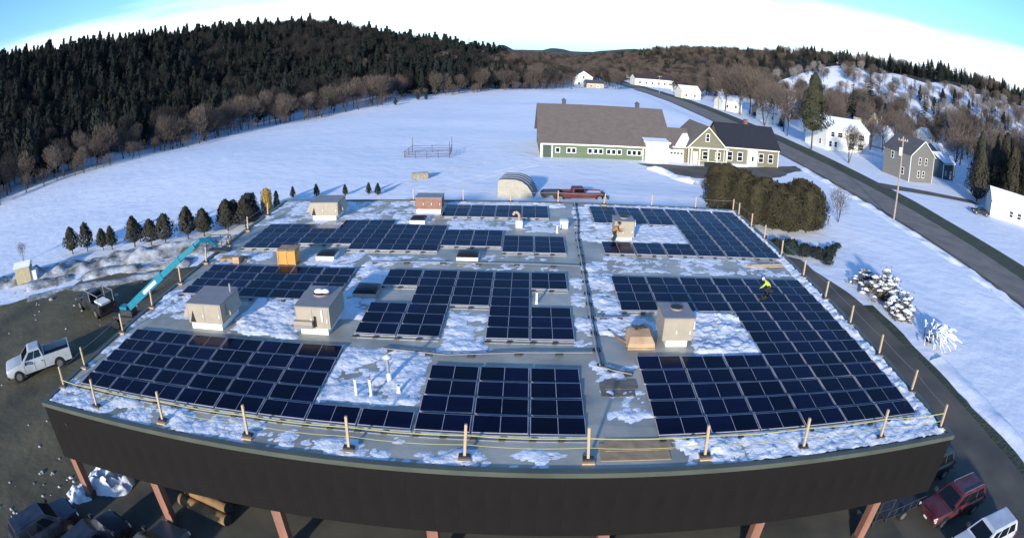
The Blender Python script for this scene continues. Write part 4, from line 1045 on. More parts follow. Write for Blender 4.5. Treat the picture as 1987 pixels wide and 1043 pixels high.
wl_ = house('white two storey house with porch and snowy roof across the road', 79.2, 147.4, R(8), 16.5, 11, 5.9, 2.6, WHITEW, DARKR, [(1.6, 1.0, .9, 1.4, 'f', 0.0), (3.6, 1.0, .9, 1.4, 'f', 0.0), (2.2, 3.8, 1.2, 1.2, 'f', 0.0), (5.0, 3.8, 1.6, 1.2, 'f', 0.0), (9.6, .9, 2.2, 1.6, 'f', 0.0), (13.4, .9, 2.0, 1.6, 'f', 0.0), (9.6, 3.6, 2.2, 1.5, 'f', 0.0), (13.4, 3.6, 2.0, 1.5, 'f', 0.0), (3, 1.2, .9, 1.3, 'l', 0.0), (7, 3.8, .9, 1.3, 'l', 0.0)], ridge='x', snowroof=True)
house('pale yellow house with steep dark roof behind the white porch house', 145.0, 229.0, R(22), 9.0, 9.0, 5.2, 3.2, YELW, DARKR, [(2.2, 1.0, .9, 1.3, 'f', 0.0), (5.8, 1.0, .9, 1.3, 'f', 0.0), (4.4, 4.6, .9, 1.3, 'f', 0.0)], ridge='y', chimney=(6.5, 5, 9.2))
house('white cottage behind the grey gabled house with dark windows', 158.5, 198.0, R(28), 8.5, 8.0, 4.2, 2.8, WHITEW, GREYR, [(2.0, 1.2, .9, 1.2, 'f', 0.0), (6.0, 1.2, .9, 1.2, 'f', 0.0), (2.6, 3.4, .8, 1.0, 'f', 0.0), (5.8, 3.4, .8, 1.0, 'f', 0.0)], z=.6, snowroof=True)
house('small cream cabin among trees on the right hillside', 180.0, 187.5, R(30), 8.0, 6.5, 3.0, 2.0, CREAM, DARKR, [(2, 1.0, .9, 1.1, 'f', 0.0), (6, 1.0, .9, 1.1, 'f', 0.0)], z=4.2)
house('dark blue garage with snowy roof right of the grey house', 107.0, 124.5, R(24), 8.0, 9.0, 4.2, 1.8, BLUEW, GREYR, [(2, 1.0, .9, 1.1, 'f', 0.0)], snowroof=True, name='garage', cat='garage', door=(5.6, 1.0, 2.1))
house('long white single storey house at the right image edge', 92.2, 87.6, R(-35), 17.0, 8.5, 3.3, 1.9, mat('pale_grey_siding', (.56, .58, .58), .7), GREYR, [(5.4, 1.0, .9, 1.2, 'f', 0.0), (7.6, 1.0, 1.0, 1.2, 'f', 0.0), (9.6, 1.0, 1.0, 1.2, 'f', 0.0), (12.0, 1.0, 1.0, 1.2, 'f', 0.0)], snowroof=True)
house('white cottage with snowy roof left of the big dark spruce', 84.5, 205.0, R(12), 10.0, 8.5, 3.4, 2.2, WHITEW, GREYR, [(2, 1.0, .9, 1.1, 'f', 0.0), (7, 1.0, .9, 1.1, 'f', 0.0)], snowroof=True)
house('green sided cottage under bare trees with a snowy roof', 90.0, 226.0, R(10), 10.0, 8.0, 3.0, 1.8, mat('grey_green_siding', (.16, .19, .15), .8), GREYR, [(2, 1.0, .9, 1.1, 'f', 0.0), (6, 1.0, 1.2, 1.1, 'f', 0.0)], snowroof=True)
house('white house with dark roof edge above the other cottages', 117.0, 268.0, R(15), 14.0, 9.0, 4.4, 2.4, WHITEW, DARKR, [(3, 1.2, 1.0, 1.2, 'f', 0.0), (9, 1.2, 1.0, 1.2, 'f', 0.0)], snowroof=True)
house('white gabled house at the far end of the snow field', 22.8, 318.0, R(6), 9.4, 11.0, 5.2, 3.0, WHITEW, DARKR, [(2.4, 1.0, .9, 1.3, 'f', 0.0), (6.8, 1.0, .9, 1.3, 'f', 0.0), (4.7, 4.4, .9, 1.2, 'f', 0.0)], ridge='y')
house('tan garage beside the far white gabled house', 28.0, 304.0, R(6), 8.2, 7.0, 2.7, 1.6, mat('tan_siding', (.46, .36, .20), .8), GREYR, [(2, 1.0, .9, 1.0, 'f', 0.0)], name='garage', cat='garage', door=(5.5, 1.6, 2.1))
house('long white house with dark roof beside the far road', 62.5, 366.0, R(9), 25.0, 10.0, 4.4, 2.4, WHITEW, DARKR, [(u, 1.2, 1.2, 1.3, 'f', 0.0) for u in (3, 7, 11, 15, 19, 22.5)])
house('white house with red brown roof beside the road bend', 80.5, 330.0, R(12), 12.0, 9.0, 3.2, 2.2, WHITEW, mat('red_brown_shingles', (.13, .025, .030), .85), [(3, 1.0, 1.1, 1.2, 'f', 0.0), (8.5, 1.0, 1.1, 1.2, 'f', 0.0)])
house('tiny pink roofed white house far up the road', 71.0, 452.0, R(8), 12.0, 9.0, 4.0, 3.0, WHITEW, mat('pinkish_shingles', (.24, .16, .16), .9), [(3, 1.2, 1.2, 1.3, 'f', 0.0), (8, 1.2, 1.2, 1.3, 'f', 0.0)], ridge='y')
house('small white house high behind the red brown roof', 122.0, 395.0, R(10), 12.0, 9.0, 4.0, 2.4, WHITEW, GREYR, [(3, 1.2, 1.2, 1.3, 'f', 0.0), (8, 1.2, 1.2, 1.3, 'f', 0.0)], z=1.5, snowroof=True)

house('white house with steep dark roof close behind the pale yellow one', 156.5, 238.0, R(24), 8.0, 8.0, 5.0, 3.4, WHITEW, DARKR, [(2.2, 1.0, .9, 1.3, 'f', 0.0), (5.6, 1.0, .9, 1.3, 'f', 0.0), (4.0, 4.2, .8, 1.1, 'f', 0.0)], ridge='y')
house('low cream bungalow between the big pine and the white porch house', 97.5, 176.0, R(12), 11.0, 8.0, 3.0, 2.0, CREAM, GREYR, [(2.5, 1.0, 1.0, 1.1, 'f', 0.0), (7.5, 1.0, 1.0, 1.1, 'f', 0.0)], snowroof=True)
house('small white house with snowy roof left of the white cottage', 76.5, 236.0, R(10), 9.0, 8.0, 3.4, 2.2, WHITEW, GREYR, [(2.2, 1.0, .9, 1.2, 'f', 0.0), (6.2, 1.0, .9, 1.2, 'f', 0.0)], snowroof=True)
house('white house with dark roof uphill of the cottages', 146.0, 322.0, R(18), 13.0, 9.0, 4.2, 2.6, WHITEW, DARKR, [(3, 1.2, 1.0, 1.2, 'f', 0.0), (9, 1.2, 1.0, 1.2, 'f', 0.0)], z=2.0, snowroof=True)
house('grey cottage with snowy roof uphill of the dark blue garage', 128.0, 152.0, R(28), 10.0, 8.0, 3.6, 2.4, GREYW, GREYR, [(2.5, 1.0, 1.0, 1.2, 'f', 0.0), (7.0, 1.0, 1.0, 1.2, 'f', 0.0)], snowroof=True)
house('pale house with snowy roof beyond the grey gabled house', 118.0, 176.0, R(24), 10.0, 8.0, 4.0, 2.6, mat('pale_blue_siding', (.42, .47, .52), .7), GREYR, [(2.5, 1.0, 1.0, 1.2, 'f', 0.0), (7.0, 1.0, 1.0, 1.2, 'f', 0.0)], snowroof=True)

house('brown cottage with snowy roof behind the white cottage', 104.0, 236.0, R(14), 10.0, 8.0, 3.2, 2.2, mat('brown_siding', (.20, .14, .11), .8), GREYR, [(2.4, 1.0, .9, 1.1, 'f', 0.0), (7.0, 1.0, .9, 1.1, 'f', 0.0)], snowroof=True)
house('white cottage with dark roof at the foot of the right hill', 126.0, 246.0, R(18), 10.0, 8.0, 3.8, 2.6, WHITEW, DARKR, [(2.4, 1.0, .9, 1.1, 'f', 0.0), (7.0, 1.0, .9, 1.1, 'f', 0.0)])
house('cream cottage with snowy roof beside the far road', 70.5, 282.0, R(10), 10.0, 8.0, 3.4, 2.4, CREAM, GREYR, [(2.4, 1.0, .9, 1.1, 'f', 0.0), (7.0, 1.0, .9, 1.1, 'f', 0.0)], snowroof=True)
house('white cottage beyond the cream one, set back from the road', 96.0, 292.0, R(12), 11.0, 8.0, 3.6, 2.4, WHITEW, DARKR, [(2.4, 1.0, .9, 1.1, 'f', 0.0), (7.5, 1.0, .9, 1.1, 'f', 0.0)])

# ------------------------------------------------------------------ utility poles
def upole(label, x, y, h, arms=True, can=False):
    t = thing('utility_pole', label, 'utility pole', (x, y, H(x, y) - .2), R(4), 'wooden utility poles along the road')
    mb = MB(); mb.tube((0, 0, 0), (0, 0, h), .17, .11, mat('pole_wood', (.34, .26, .21), .9, var=.15), 8); mb.build('pole', t, smooth=50)
    if arms: mb = MB(); mb.box(-1.1, 1.1, -.07, .05, h - .7, h - .55, PLY); mb.build('crossarm', t)
    if can: mb = MB(); mb.tube((-.38, 0, h - 2.9), (-.38, 0, h - 1.7), .27, .27, WHITE, 12); mb.build('transformer', t, smooth=50)
    im = MB(); im.tube((0, 0, 0), (0, 0, .22), .05, .04, WHITE, 6); ime = im.mesh('insulator')
    if arms:
        for u in (-.95, -.3, .45, .95): put('insulator', ime, t, (u, 0, h - .55))
    return t
upole('tall utility pole with white transformer before the grey gabled house', 55.0, 75.4, 13.2, True, True)
upole('utility pole across the road behind the dark roofed wing', 74.0, 234.0, 8.4)
upole('utility pole beside cottages left of the big spruce', 84.8, 201.0, 10.2)
upole('far utility pole beside the road bend', 63.5, 300.0, 9.5)

# ------------------------------------------------------------------ trees
def bare_tree(seed, h, spread, dens=1.0, mt=TWIG, multi=False, low=.30):
    """trunk with forking limbs, crown of many fine twigs filling a rounded uneven volume"""
    g = random.Random(seed); tr = MB(); cr = MB()
    rx, rz, cz = h * .36 * spread / .6, h * .37, h * (.62 if not multi else .55)
    lobes = [(Vector((g.uniform(-.5, .5) * rx, g.uniform(-.5, .5) * rx, cz + g.uniform(-.45, .5) * rz)), g.uniform(.42, .66)) for _ in range(7)] + [(Vector((0, 0, cz)), .72)]
    tops = []
    for i in range(3 if multi else 1):
        a = i * 2.1 + g.random(); lean = .22 if multi else .05
        p = Vector((0, 0, -.3)); d = Vector((math.cos(a) * lean, math.sin(a) * lean, 1)).normalized(); r = h * (.012 if multi else .016)
        for k in range(5):
            q = p + d * h * .145; tr.tube(p, q, r, r * .8, BARK, 5, False); r *= .8; p = q
            d = (d + Vector((g.uniform(-.12, .12), g.uniform(-.12, .12), .05))).normalized()
            if k >= 1: tops.append((p.copy(), r))
    for c, f in lobes:
        for _ in range(3):
            p, r = g.choice(tops); e = c + Vector((g.uniform(-1, 1) * rx * .4, g.uniform(-1, 1) * rx * .4, g.uniform(-.1, .6) * rz * .5))
            m_ = p.lerp(e, .5) + Vector((0, 0, h * .03))
            tr.tube(p, m_, r * .6, r * .38, BARK, 4, False); tr.tube(m_, e, r * .38, .02, BARK, 4, False)
    for _ in range(int(1500 * dens)):
        c, f = g.choice(lobes)
        while True:
            v = Vector((g.uniform(-1, 1), g.uniform(-1, 1), g.uniform(-1, 1)))
            if v.length <= 1: break
        v = v.normalized() * v.length ** .6
        p = c + Vector((v.x * rx * f, v.y * rx * f, v.z * rz * f))
        if p.z < h * low * g.uniform(.8, 1.2): continue
        d = ((p - Vector((0, 0, h * .32))).normalized() + Vector((g.uniform(-.6, .6), g.uniform(-.6, .6), g.uniform(-.1, .7)))).normalized()
        L = h * g.uniform(.05, .12); w = Vector((g.uniform(-1, 1), g.uniform(-1, 1), g.uniform(-1, 1))).cross(d).normalized() * h * g.uniform(.0020, .0042)
        s_ = p - d * L * .5
        cr.quad([s_ - w, s_ + w, p + d * L * .5], mt)
    return tr.mesh('trunk'), cr.mesh('crown')
def conifer(seed, h, wide, m, gap=.10):
    g = random.Random(seed); tr = MB(); cr = MB()
    tr.tube((0, 0, -.3), (0, 0, h * .96), h * .014, .02, BARK, 6, False)
    z = h * gap; k = 0
    while z < h * .985:
        f = (z - h * gap) / (h * (1 - gap)); Rr = wide * (1 - f) ** .85 * g.uniform(.75, 1.12) + .10
        n = 6 if f < .8 else 5
        for i in range(n):
            a = 2 * math.pi * (i + .5 * (k % 2)) / n + g.uniform(-.3, .3); L = Rr * g.uniform(.7, 1.1)
            dz = -L * g.uniform(.10, .38); up = L * .10
            dr = Vector((math.cos(a), math.sin(a), 0)); sd = Vector((-math.sin(a), math.cos(a), 0))
            b0 = Vector((0, 0, z)); b1 = b0 + dr * L * .5 + Vector((0, 0, dz * .4 + up)); b2 = b0 + dr * L + Vector((0, 0, dz))
            w = L * .30
            cr.quad([b0, b1 - sd * w + Vector((0, 0, -.12 * L)), b2], m); cr.quad([b0, b2, b1 + sd * w + Vector((0, 0, -.12 * L))], m)
            for q in range(3):
                e = b0.lerp(b2, g.uniform(.3, .95)); s2 = g.uniform(.18, .34) * L; c = sd * g.choice((-1, 1)) + dr * .4
                cr.quad([e, e + c * s2 + Vector((0, 0, -s2 * .5)), e + dr * s2 * .8 + Vector((0, 0, -s2 * .15))], m)
        z += h * g.uniform(.026, .042) * (1.1 - .35 * f); k += 1
    return tr.mesh('trunk'), cr.mesh('crown')
def cedar(seed, h, r, m, n=1500, base=.10, conic=.7, leaf=.20, lumpy=.22):
    g = random.Random(seed); tr = MB(); cr = MB()
    tr.tube((0, 0, -.3), (0, 0, h * .8), .05 + h * .012, .03, BARK, 6, False)
    for i in range(n):
        f = g.random() ** .8; z = h * (base + (1 - base) * f)
        prof = (min(1, f / .16) ** .6) * (1 - f ** 2.2 * conic) * (1 - .45 * f * conic) * (.98 if f < .96 else .5)
        a = g.uniform(0, 6.283); lump = 1 + lumpy * noise.noise(Vector((math.cos(a) * 1.6, math.sin(a) * 1.6, z * (.9 if h < 8 else .45) + seed * 7)))
        rad = r * prof * lump * (g.random() ** .22)
        c = Vector((math.cos(a) * rad, math.sin(a) * rad, z)); s = leaf * g.uniform(.6, 1.35)
        o = Vector((math.cos(a), math.sin(a), .5)).normalized(); t1 = Vector((-math.sin(a), math.cos(a), g.uniform(-.5, .5))).normalized(); t2 = (o.cross(t1) + o * g.uniform(-.6, .9)).normalized()
        cr.quad([c - t1 * s * .5, c + t2 * s * .4 - t1 * s * .1, c + t1 * s * .5 + t2 * s * .3, c + t2 * s * 1.25], m)
    return tr.mesh('trunk'), cr.mesh('crown')
def tree(name, label, me, x, y, sc, rz, cat='tree', group=None, z=None):
    t = thing(name, label, cat, (x, y, H(x, y) if z is None else z), rz, group); t.scale = (sc, sc, sc) if not hasattr(sc, '__len__') else (sc if len(sc) == 3 else (sc[0], sc[0], sc[1]))
    put('trunk', me[0], t); put('crown', me[1], t)
    return t
BT = [bare_tree(s, 12, sp, 1.25, TWIG, False, .20) for s, sp in ((1, .62), (2, .75), (3, .55))]
BTM = [bare_tree(s, 12, sp, 1.2, TWIG, True, .18) for s, sp in ((11, .55), (12, .6))]
BTP = bare_tree(25, 12, .5, .9, PALET)
BTD = [bare_tree(s, 12, sp, 1.0, TWIGD) for s, sp in ((21, .6), (22, .5))]
CF = [conifer(s, 14, w, NEEDLE) for s, w in ((31, 2.6), (32, 3.0), (33, 2.2))]
CFG = [conifer(s, 14, w, NEEDLEG, .25) for s, w in ((41, 2.6), (42, 3.2))]
PN = [cedar(s, 13, r, NEEDLED, 620, .08, .95, .95, .7) for s, r in ((35, 3.4), (36, 4.2), (37, 3.0))]
CD = [cedar(s, 4.1, r, CEDARB, 1300, .16, .75, .30, .55) for s, r in ((51, 1.55), (52, 1.4), (53, 1.75))]
HC = [cedar(s, 5.7, r, CEDAR, 4000, .04, .30, .28, .5) for s, r in ((61, 2.3), (62, 2.0), (63, 2.55))]
# row of small cedars behind the dirt lot
rg = random.Random(5)
row = [(-54.6, 52.6), (-52.6, 53.4), (-50.0, 54.0), (-47.8, 54.6), (-45.4, 55.4), (-43.0, 56.4), (-40.9, 57.2), (-38.4, 58.4), (-36.0, 59.6), (-33.9, 61.0), (-32.4, 62.6)]
for k, (x, y) in enumerate(row):
    tree('cedar_tree', 'small dark cedar, %s from the left in the row behind the lot' % ORD[k], CD[(k * 2 + k // 3) % 3], x + rg.uniform(-.5, .5), y + rg.uniform(-.4, .4), ((1.05, .78), (.85, .84), (.8, .62), (.78, .66), (1.1, .84), (.98, .72), (1.05, .8), (1.12, .88), (1.05, .76), (1.25, .84), (1.2, .8))[k], k * 1.3, 'tree', 'row of small cedars')
for k, (x, y, sc_) in enumerate(((-37.3, 60.6, .62), (-35.0, 62.4, .72), (-34.4, 63.9, .66), (-31.4, 63.6, .6))):
    tree('cedar_tree', 'small dark cedar, %s of the cluster crowding up to the golden evergreen' % ORD[k], CD[k % 3], x, y, (sc_ * 1.3, sc_), k * 2.2, 'tree', 'cedar cluster by the golden evergreen')
tree('evergreen_shrub', 'broad dark evergreen left of the golden evergreen', cedar(57, 3.2, 1.7, NEEDLE, 1400, .05, .4, .26), -32.6, 64.6, 1.0, .4, 'shrub')
tree('golden_evergreen', 'golden yellow columnar evergreen beyond the left roof edge', cedar(58, 2.9, .75, GOLD, 1100, .04, .3, .22), -30.4, 65.4, 1.2, .3, 'shrub')
tree('evergreen_shrub', 'slim dark evergreen right behind the golden evergreen', cedar(59, 2.9, .6, NEEDLE, 700, .05, .6, .22), -29.5, 66.4, 1.0, .9, 'shrub')
YC = cedar(60, 1.4, .55, NEEDLE, 380, .04, .8, .2)
for k, (x, y, w) in enumerate(((-30.6, 74.6, 'leftmost and loosest'), (-27.4, 75.3, 'second from the left, behind the beige unit'), (-23.5, 75.8, 'third from the left'), (-20.4, 76.4, 'left one of the close pair'), (-19.1, 76.1, 'right one of the close pair'))):
    tree('young_spruce', 'tiny dark spruce in snow behind roof, ' + w, YC, x, y, (.95, 1.05, .9, .95, 1.0)[k], k, 'tree', 'tiny spruces in the snow')
# cedar hedge at the back right roof corner
hedge = [(22.9, 75.4), (24.6, 75.0), (26.6, 74.6), (28.7, 74.2), (30.8, 73.8), (33.0, 73.3), (35.2, 72.6), (36.9, 71.2), (23.6, 72.9), (25.1, 70.3), (27.0, 68.2), (29.2, 67.4), (31.6, 67.2), (34.0, 67.4), (36.0, 68.6), (28.6, 70.8), (31.5, 70.4), (34.2, 70.3), (26.2, 72.2), (30.2, 68.9), (33.0, 68.7), (36.3, 69.9)]
for k, (x, y) in enumerate(hedge):
    tree('hedge_cedar', 'olive brown cedar in the dense tall hedge at back right roof corner', HC[k % 3], 29.8 + (x - 29.8) * .90 + rg.uniform(-.3, .3), y - 1.6 + rg.uniform(-.3, .3), (lambda q: (q * rg.uniform(.9, 1.1), q * rg.uniform(.9, 1.1), q * rg.uniform(.76, .96)))(rg.uniform(.92, 1.04)), k * 2.1, 'tree', 'cedars of the tall hedge')
bs = bare_tree(71, 6, .75, .8, TWIG, True, .06)
tree('bare_shrub', 'bare brown shrub clump right of the tall cedar hedge', bs, 42.4, 72.4, .95, .5, 'shrub')
tree('bare_shrub', 'thin bare shrub in snow at the far left of the lot', bare_tree(72, 4, .6, .35, TWIG, True, .06), -62.5, 49.5, .8, .9, 'shrub')
# shrubs along the right bank
for k, (x, y, s) in enumerate(((23.2, 59.0, .9), (24.8, 58.6, 1.05), (26.4, 58.1, 1.0), (28.0, 57.7, 1.1), (29.6, 57.1, .95), (31.0, 56.5, .9), (31.6, 54.8, .7), (33.2, 57.6, .75), (34.6, 59.2, .6), (36.2, 61.0, .45))):
    tree('low_shrub', 'dark low shrub, %s in the ragged line beyond the hedge side roof edge' % ORD[k], cedar(80 + k, 1.25, 1.25, NEEDLE, 520, .02, .3, .26), x, y, (s * 1.15, s * .9, s), k * 1.7, 'shrub', 'dark low shrubs')
def stuff_part(n_, me, t):
    o = put(n_, me, t)
    if n_ != 'stem': o['kind'] = 'stuff'
def snowy_bush(seed, h, r, ncl, m1, frac):
    g = random.Random(seed); a = MB(); b = MB(); c = MB()
    for i in range(ncl):
        t_ = g.uniform(0, 6.283); rr = r * g.random() ** .5; z = h * (1 - (rr / r) ** 2) * g.uniform(.45, 1.0) + .15
        p = Vector((math.cos(t_) * rr, math.sin(t_) * rr, z))
        a.tube((p.x * .25, p.y * .25, 0), p, .03, .012, BARK, 4, False)
        for q in range(26):
            e = p + Vector((g.gauss(0, .22), g.gauss(0, .22), g.gauss(-.12, .2))); s = g.uniform(.08, .2)
            v1 = Vector((g.uniform(-1, 1), g.uniform(-1, 1), g.uniform(-.4, .4))).normalized() * s; v2 = Vector((g.uniform(-1, 1), g.uniform(-1, 1), g.uniform(-1, 1))).normalized() * s
            b.quad([e, e + v1, e + v1 + v2, e + v2], m1)
        if g.random() < frac:
            s = g.uniform(.18, .42); n = 7; rings = []
            for f in (0, .55, .92): rings.append([(p.x + s * 1.3 * (1 - f * f) * math.cos(2 * math.pi * j / n) * g.uniform(.75, 1.2), p.y + s * (1 - f * f) * math.sin(2 * math.pi * j / n) * g.uniform(.75, 1.2), p.z + .06 + s * .55 * f) for j in range(n)])
            c.loft(rings, SNOWC)
    return a.mesh('stem'), b.mesh('foliage'), c.mesh('snow_load', 60)
for nm, lb, sd, h, r, ncl, fr, x, y in (('snowy_bush', 'large snow laden bush on the bank right of the driveway', 91, 2.9, 2.3, 80, .95, 33.6, 45.4), ('snowy_bush', 'smaller snow laden bush just below the largest one', 92, 2.2, 1.7, 46, .95, 33.8, 42.0), ('snowy_bush', 'rounded snowy bush furthest up the bank', 93, 2.0, 1.6, 42, .95, 33.2, 48.6)):
    t = thing(nm, lb, 'bush', (x, y, H(x, y) - .05), 0, 'snow laden bushes')
    for n_, me in zip(('stem', 'foliage', 'snow_load'), snowy_bush(sd, h, r, ncl, mat('bush_leaves', (.22, .19, .14), .9, c2=(.07, .06, .045), scale=1.0), fr)): stuff_part(n_, me, t)
# arching branches weighed down by snow
t = thing('snowy_bush', 'spread of arching branches buried in snow near the driveway', 'bush', (33.9, 36.6, H(33.9, 36.6)), 0, 'snow laden bushes')
a = MB(); b = MB(); g_ = random.Random(6)
for i in range(74):
    th = g_.uniform(-2.2, 1.4); L = g_.uniform(1.2, 3.3); h = g_.uniform(.5, 1.5); s0 = Vector((g_.uniform(-.6, .6), g_.uniform(-.6, .6), 0))
    P = [s0 + Vector((math.cos(th) * L * f, math.sin(th) * L * f, h * (2.6 * f - 2.0 * f * f))) for f in (0, .3, .6, .85, 1.0)]
    a.path(P, .02, BARK, 4)
    for p, q, r in zip(P[1:-1], P[2:], (.07, .10, .07)): b.tube(p + Vector((0, 0, .06)), q + Vector((0, 0, .06)), r, r * .8, SNOWC, 6)
a.build('branch', t); b.build('snow_cap', t, smooth=60)
# single trees by the houses
tree('spruce_tree', 'big dark spruce standing across the road by the white porch house', cedar(101, 19.5, 4.9, mat('olive_needles', (.050, .050, .022), .9, c2=(.020, .023, .012), scale=.5), 2300, .24, .80, .85, .8), 72.6, 143.6, 1.0, .3)
tree('spruce_tree', 'small dark conical spruce before the white cottage', conifer(102, 5.5, 1.7, NEEDLE, .04), 86.2, 196.5, 1.0, .8)
tree('cedar_tree', 'tall brown cedar left of two by the right edge house', cedar(103, 12.5, 3.9, CEDARB, 3600, .04, .75, .5, .6), 99.5, 100.5, 1.0, .3)
tree('cedar_tree', 'tall olive cedar right of two by the right edge house', cedar(104, 14.5, 4.6, CEDAR, 4200, .04, .75, .55, .6), 107.5, 95.5, 1.0, 1.3)
BP = [cedar(s_, 15, r_, CEDARB, 2600, .08, .85, .7, .8) for s_, r_ in ((105, 3.6), (106, 4.2))]
for k, (x, y, sc_) in enumerate(((104.5, 106.0, 1.0), (112.0, 103.0, 1.1), (116.0, 110.0, 1.05), (111.5, 92.0, .95), (119.5, 99.0, 1.15), (126, 104, 1.2), (122, 116, 1.0))):
    tree('dark_pine', 'tall dark brown pine, %s of the clump uphill of the long white house' % ORD[k], BP[k % 2], x, y, sc_, k * 1.4, 'tree', 'dark pines uphill of the long white house')
for k, (x, y, sc_) in enumerate(((76, 168, 1.25), (80, 180, 1.35), (92, 163, 1.1), (103, 160, 1.2), (76, 128, .95), (98, 132, 1.0), (104, 140, 1.1), (111, 150, 1.15), (77, 190, 1.4), (94, 192, 1.3), (112, 166, 1.2), (134, 190, 1.3), (128, 205, 1.4))):
    tree('bare_tree', 'bare yard tree %s' % ('beside the big pine' if x < 85 and y > 150 else 'around the white porch house' if y > 155 else 'near the grey gabled house'), (BT + BTM)[k % 5], x, y, sc_, k * 2.3, 'tree', 'bare yard trees across the road')
tree('spruce_tree', 'tall narrow spruce on the slope above the pale yellow house', CF[1], 156.0, 246.0, 1.85, .2)
tree('spruce_tree', 'tall spruce left of the narrow one above the yellow house', CF[0], 148.0, 250.0, 1.75, 1.2)
tree('spruce_tree', 'tall spruce pair member behind the white cottage, left one', CF[1], 170.0, 217.0, 1.5, .9)
tree('spruce_tree', 'tall spruce pair member behind the white cottage, right one', CF[2], 177.0, 214.0, 1.6, 2.0)
tree('spruce_tree', 'dark spruce standing alone at the right end of the hillside clearing', CF[0], 236.5, 243.0, .9, 1.2)
for k, (x, y, s) in enumerate(((76.5, 232.5, 1.75), (80, 224, 1.8), (84.5, 217, 1.85), (90, 240, 1.9), (97, 232, 1.7), (99, 250, 1.8), (104, 214, 1.6), (101, 189, 1.6), (108, 200, 1.7), (86, 255, 1.7), (112, 232, 1.7), (95, 270, 1.8), (118, 215, 1.6))):
    tree('bare_tree', 'tall bare brown tree among the cottages across the road', BT[k % 3], x, y, s * rg.uniform(.82, 1.0), k * 1.7, 'tree', 'bare trees among the cottages')
for k, (x, y, s) in enumerate(((117, 118, .95), (121, 135, 1.1), (131, 128, 1.1), (126, 108, 1.0), (134, 112, 1.1), (146, 160, 1.3), (152, 150, 1.3), (114, 108, .8), (141, 120, 1.2), (120, 98, 1.1), (128, 92, 1.2), (138, 98, 1.2), (148, 132, 1.3), (158, 172, 1.3), (163, 160, 1.4), (168, 180, 1.2), (118, 88, 1.0), (125, 83, 1.1), (133, 86, 1.2), (141, 90, 1.2), (150, 100, 1.3), (158, 118, 1.3), (170, 140, 1.3), (150, 88, 1.2))):
    tree('bare_tree', 'bare tree on the lower slope right of the grey house', (BT + BTD)[k % 5], x, y, s * 1.3, k * 1.1, 'tree', 'bare trees on the lower right slope')
# belt of bare trees and shrubs along the left edge of the field
EDGE = [(-125, 60), (-109, 81), (-104, 96), (-94, 106), (-90, 124), (-81, 131), (-78.5, 148), (-74, 164), (-64, 172), (-54, 195), (-44, 213), (-38, 233), (-29, 240), (-16, 259), (5, 278), (20, 296)]
def edge_x(y):
    for a, b in zip(EDGE[:-1], EDGE[1:]):
        if a[1] <= y <= b[1]: return a[0] + (b[0] - a[0]) * (y - a[1]) / (b[1] - a[1])
    return EDGE[0][0] if y < EDGE[0][1] else EDGE[-1][0]
rg = random.Random(17)
k = 0
STR = ['nearest the camera, beyond the tan shed', 'level with the row of small cedars', 'at the middle of the snow field', 'where the field narrows, beyond the golden evergreen', 'beside the lone little spruces', 'at the far end of the snow field']
for a, b in zip(EDGE[:-1], EDGE[1:]):
    L = math.dist(a, b); nrm = Vector((-(b[1] - a[1]), b[0] - a[0])).normalized()
    n = int(L / 2.0)
    for i in range(n):
        f = (i + rg.random()) / n; off = rg.uniform(.5, 12.0)
        x, y = a[0] + (b[0] - a[0]) * f + nrm.x * off, a[1] + (b[1] - a[1]) * f + nrm.y * off
        if off < 4: tree('bare_shrub', 'low bare shrub at the creek edge ' + STR[sum(y > q for q in (95, 130, 165, 200, 235))], bs, x, y, rg.uniform(.5, 1.0), k, 'shrub', 'bare shrubs along the creek')
        else: tree('bare_tree', 'bare brown creekside tree in the belt ' + STR[sum(y > q for q in (95, 130, 165, 200, 235))], (BT + BTM)[k % 5], x, y, rg.uniform(.62, 1.02), k * 1.9, 'tree', 'bare trees along the left field edge')
        k += 1
for k, (x, y, s, lb) in enumerate(((-45.0, 207, .7, 'leftmost'), (-40.0, 222.5, .7, 'middle'), (-37.2, 223.5, .65, 'rightmost'))):
    tree('young_spruce', 'lone dark little spruce at the far left field edge, ' + lb + ' of three', YC, x, y, 2.4 * s, k, 'tree', 'little spruces at the field edge')

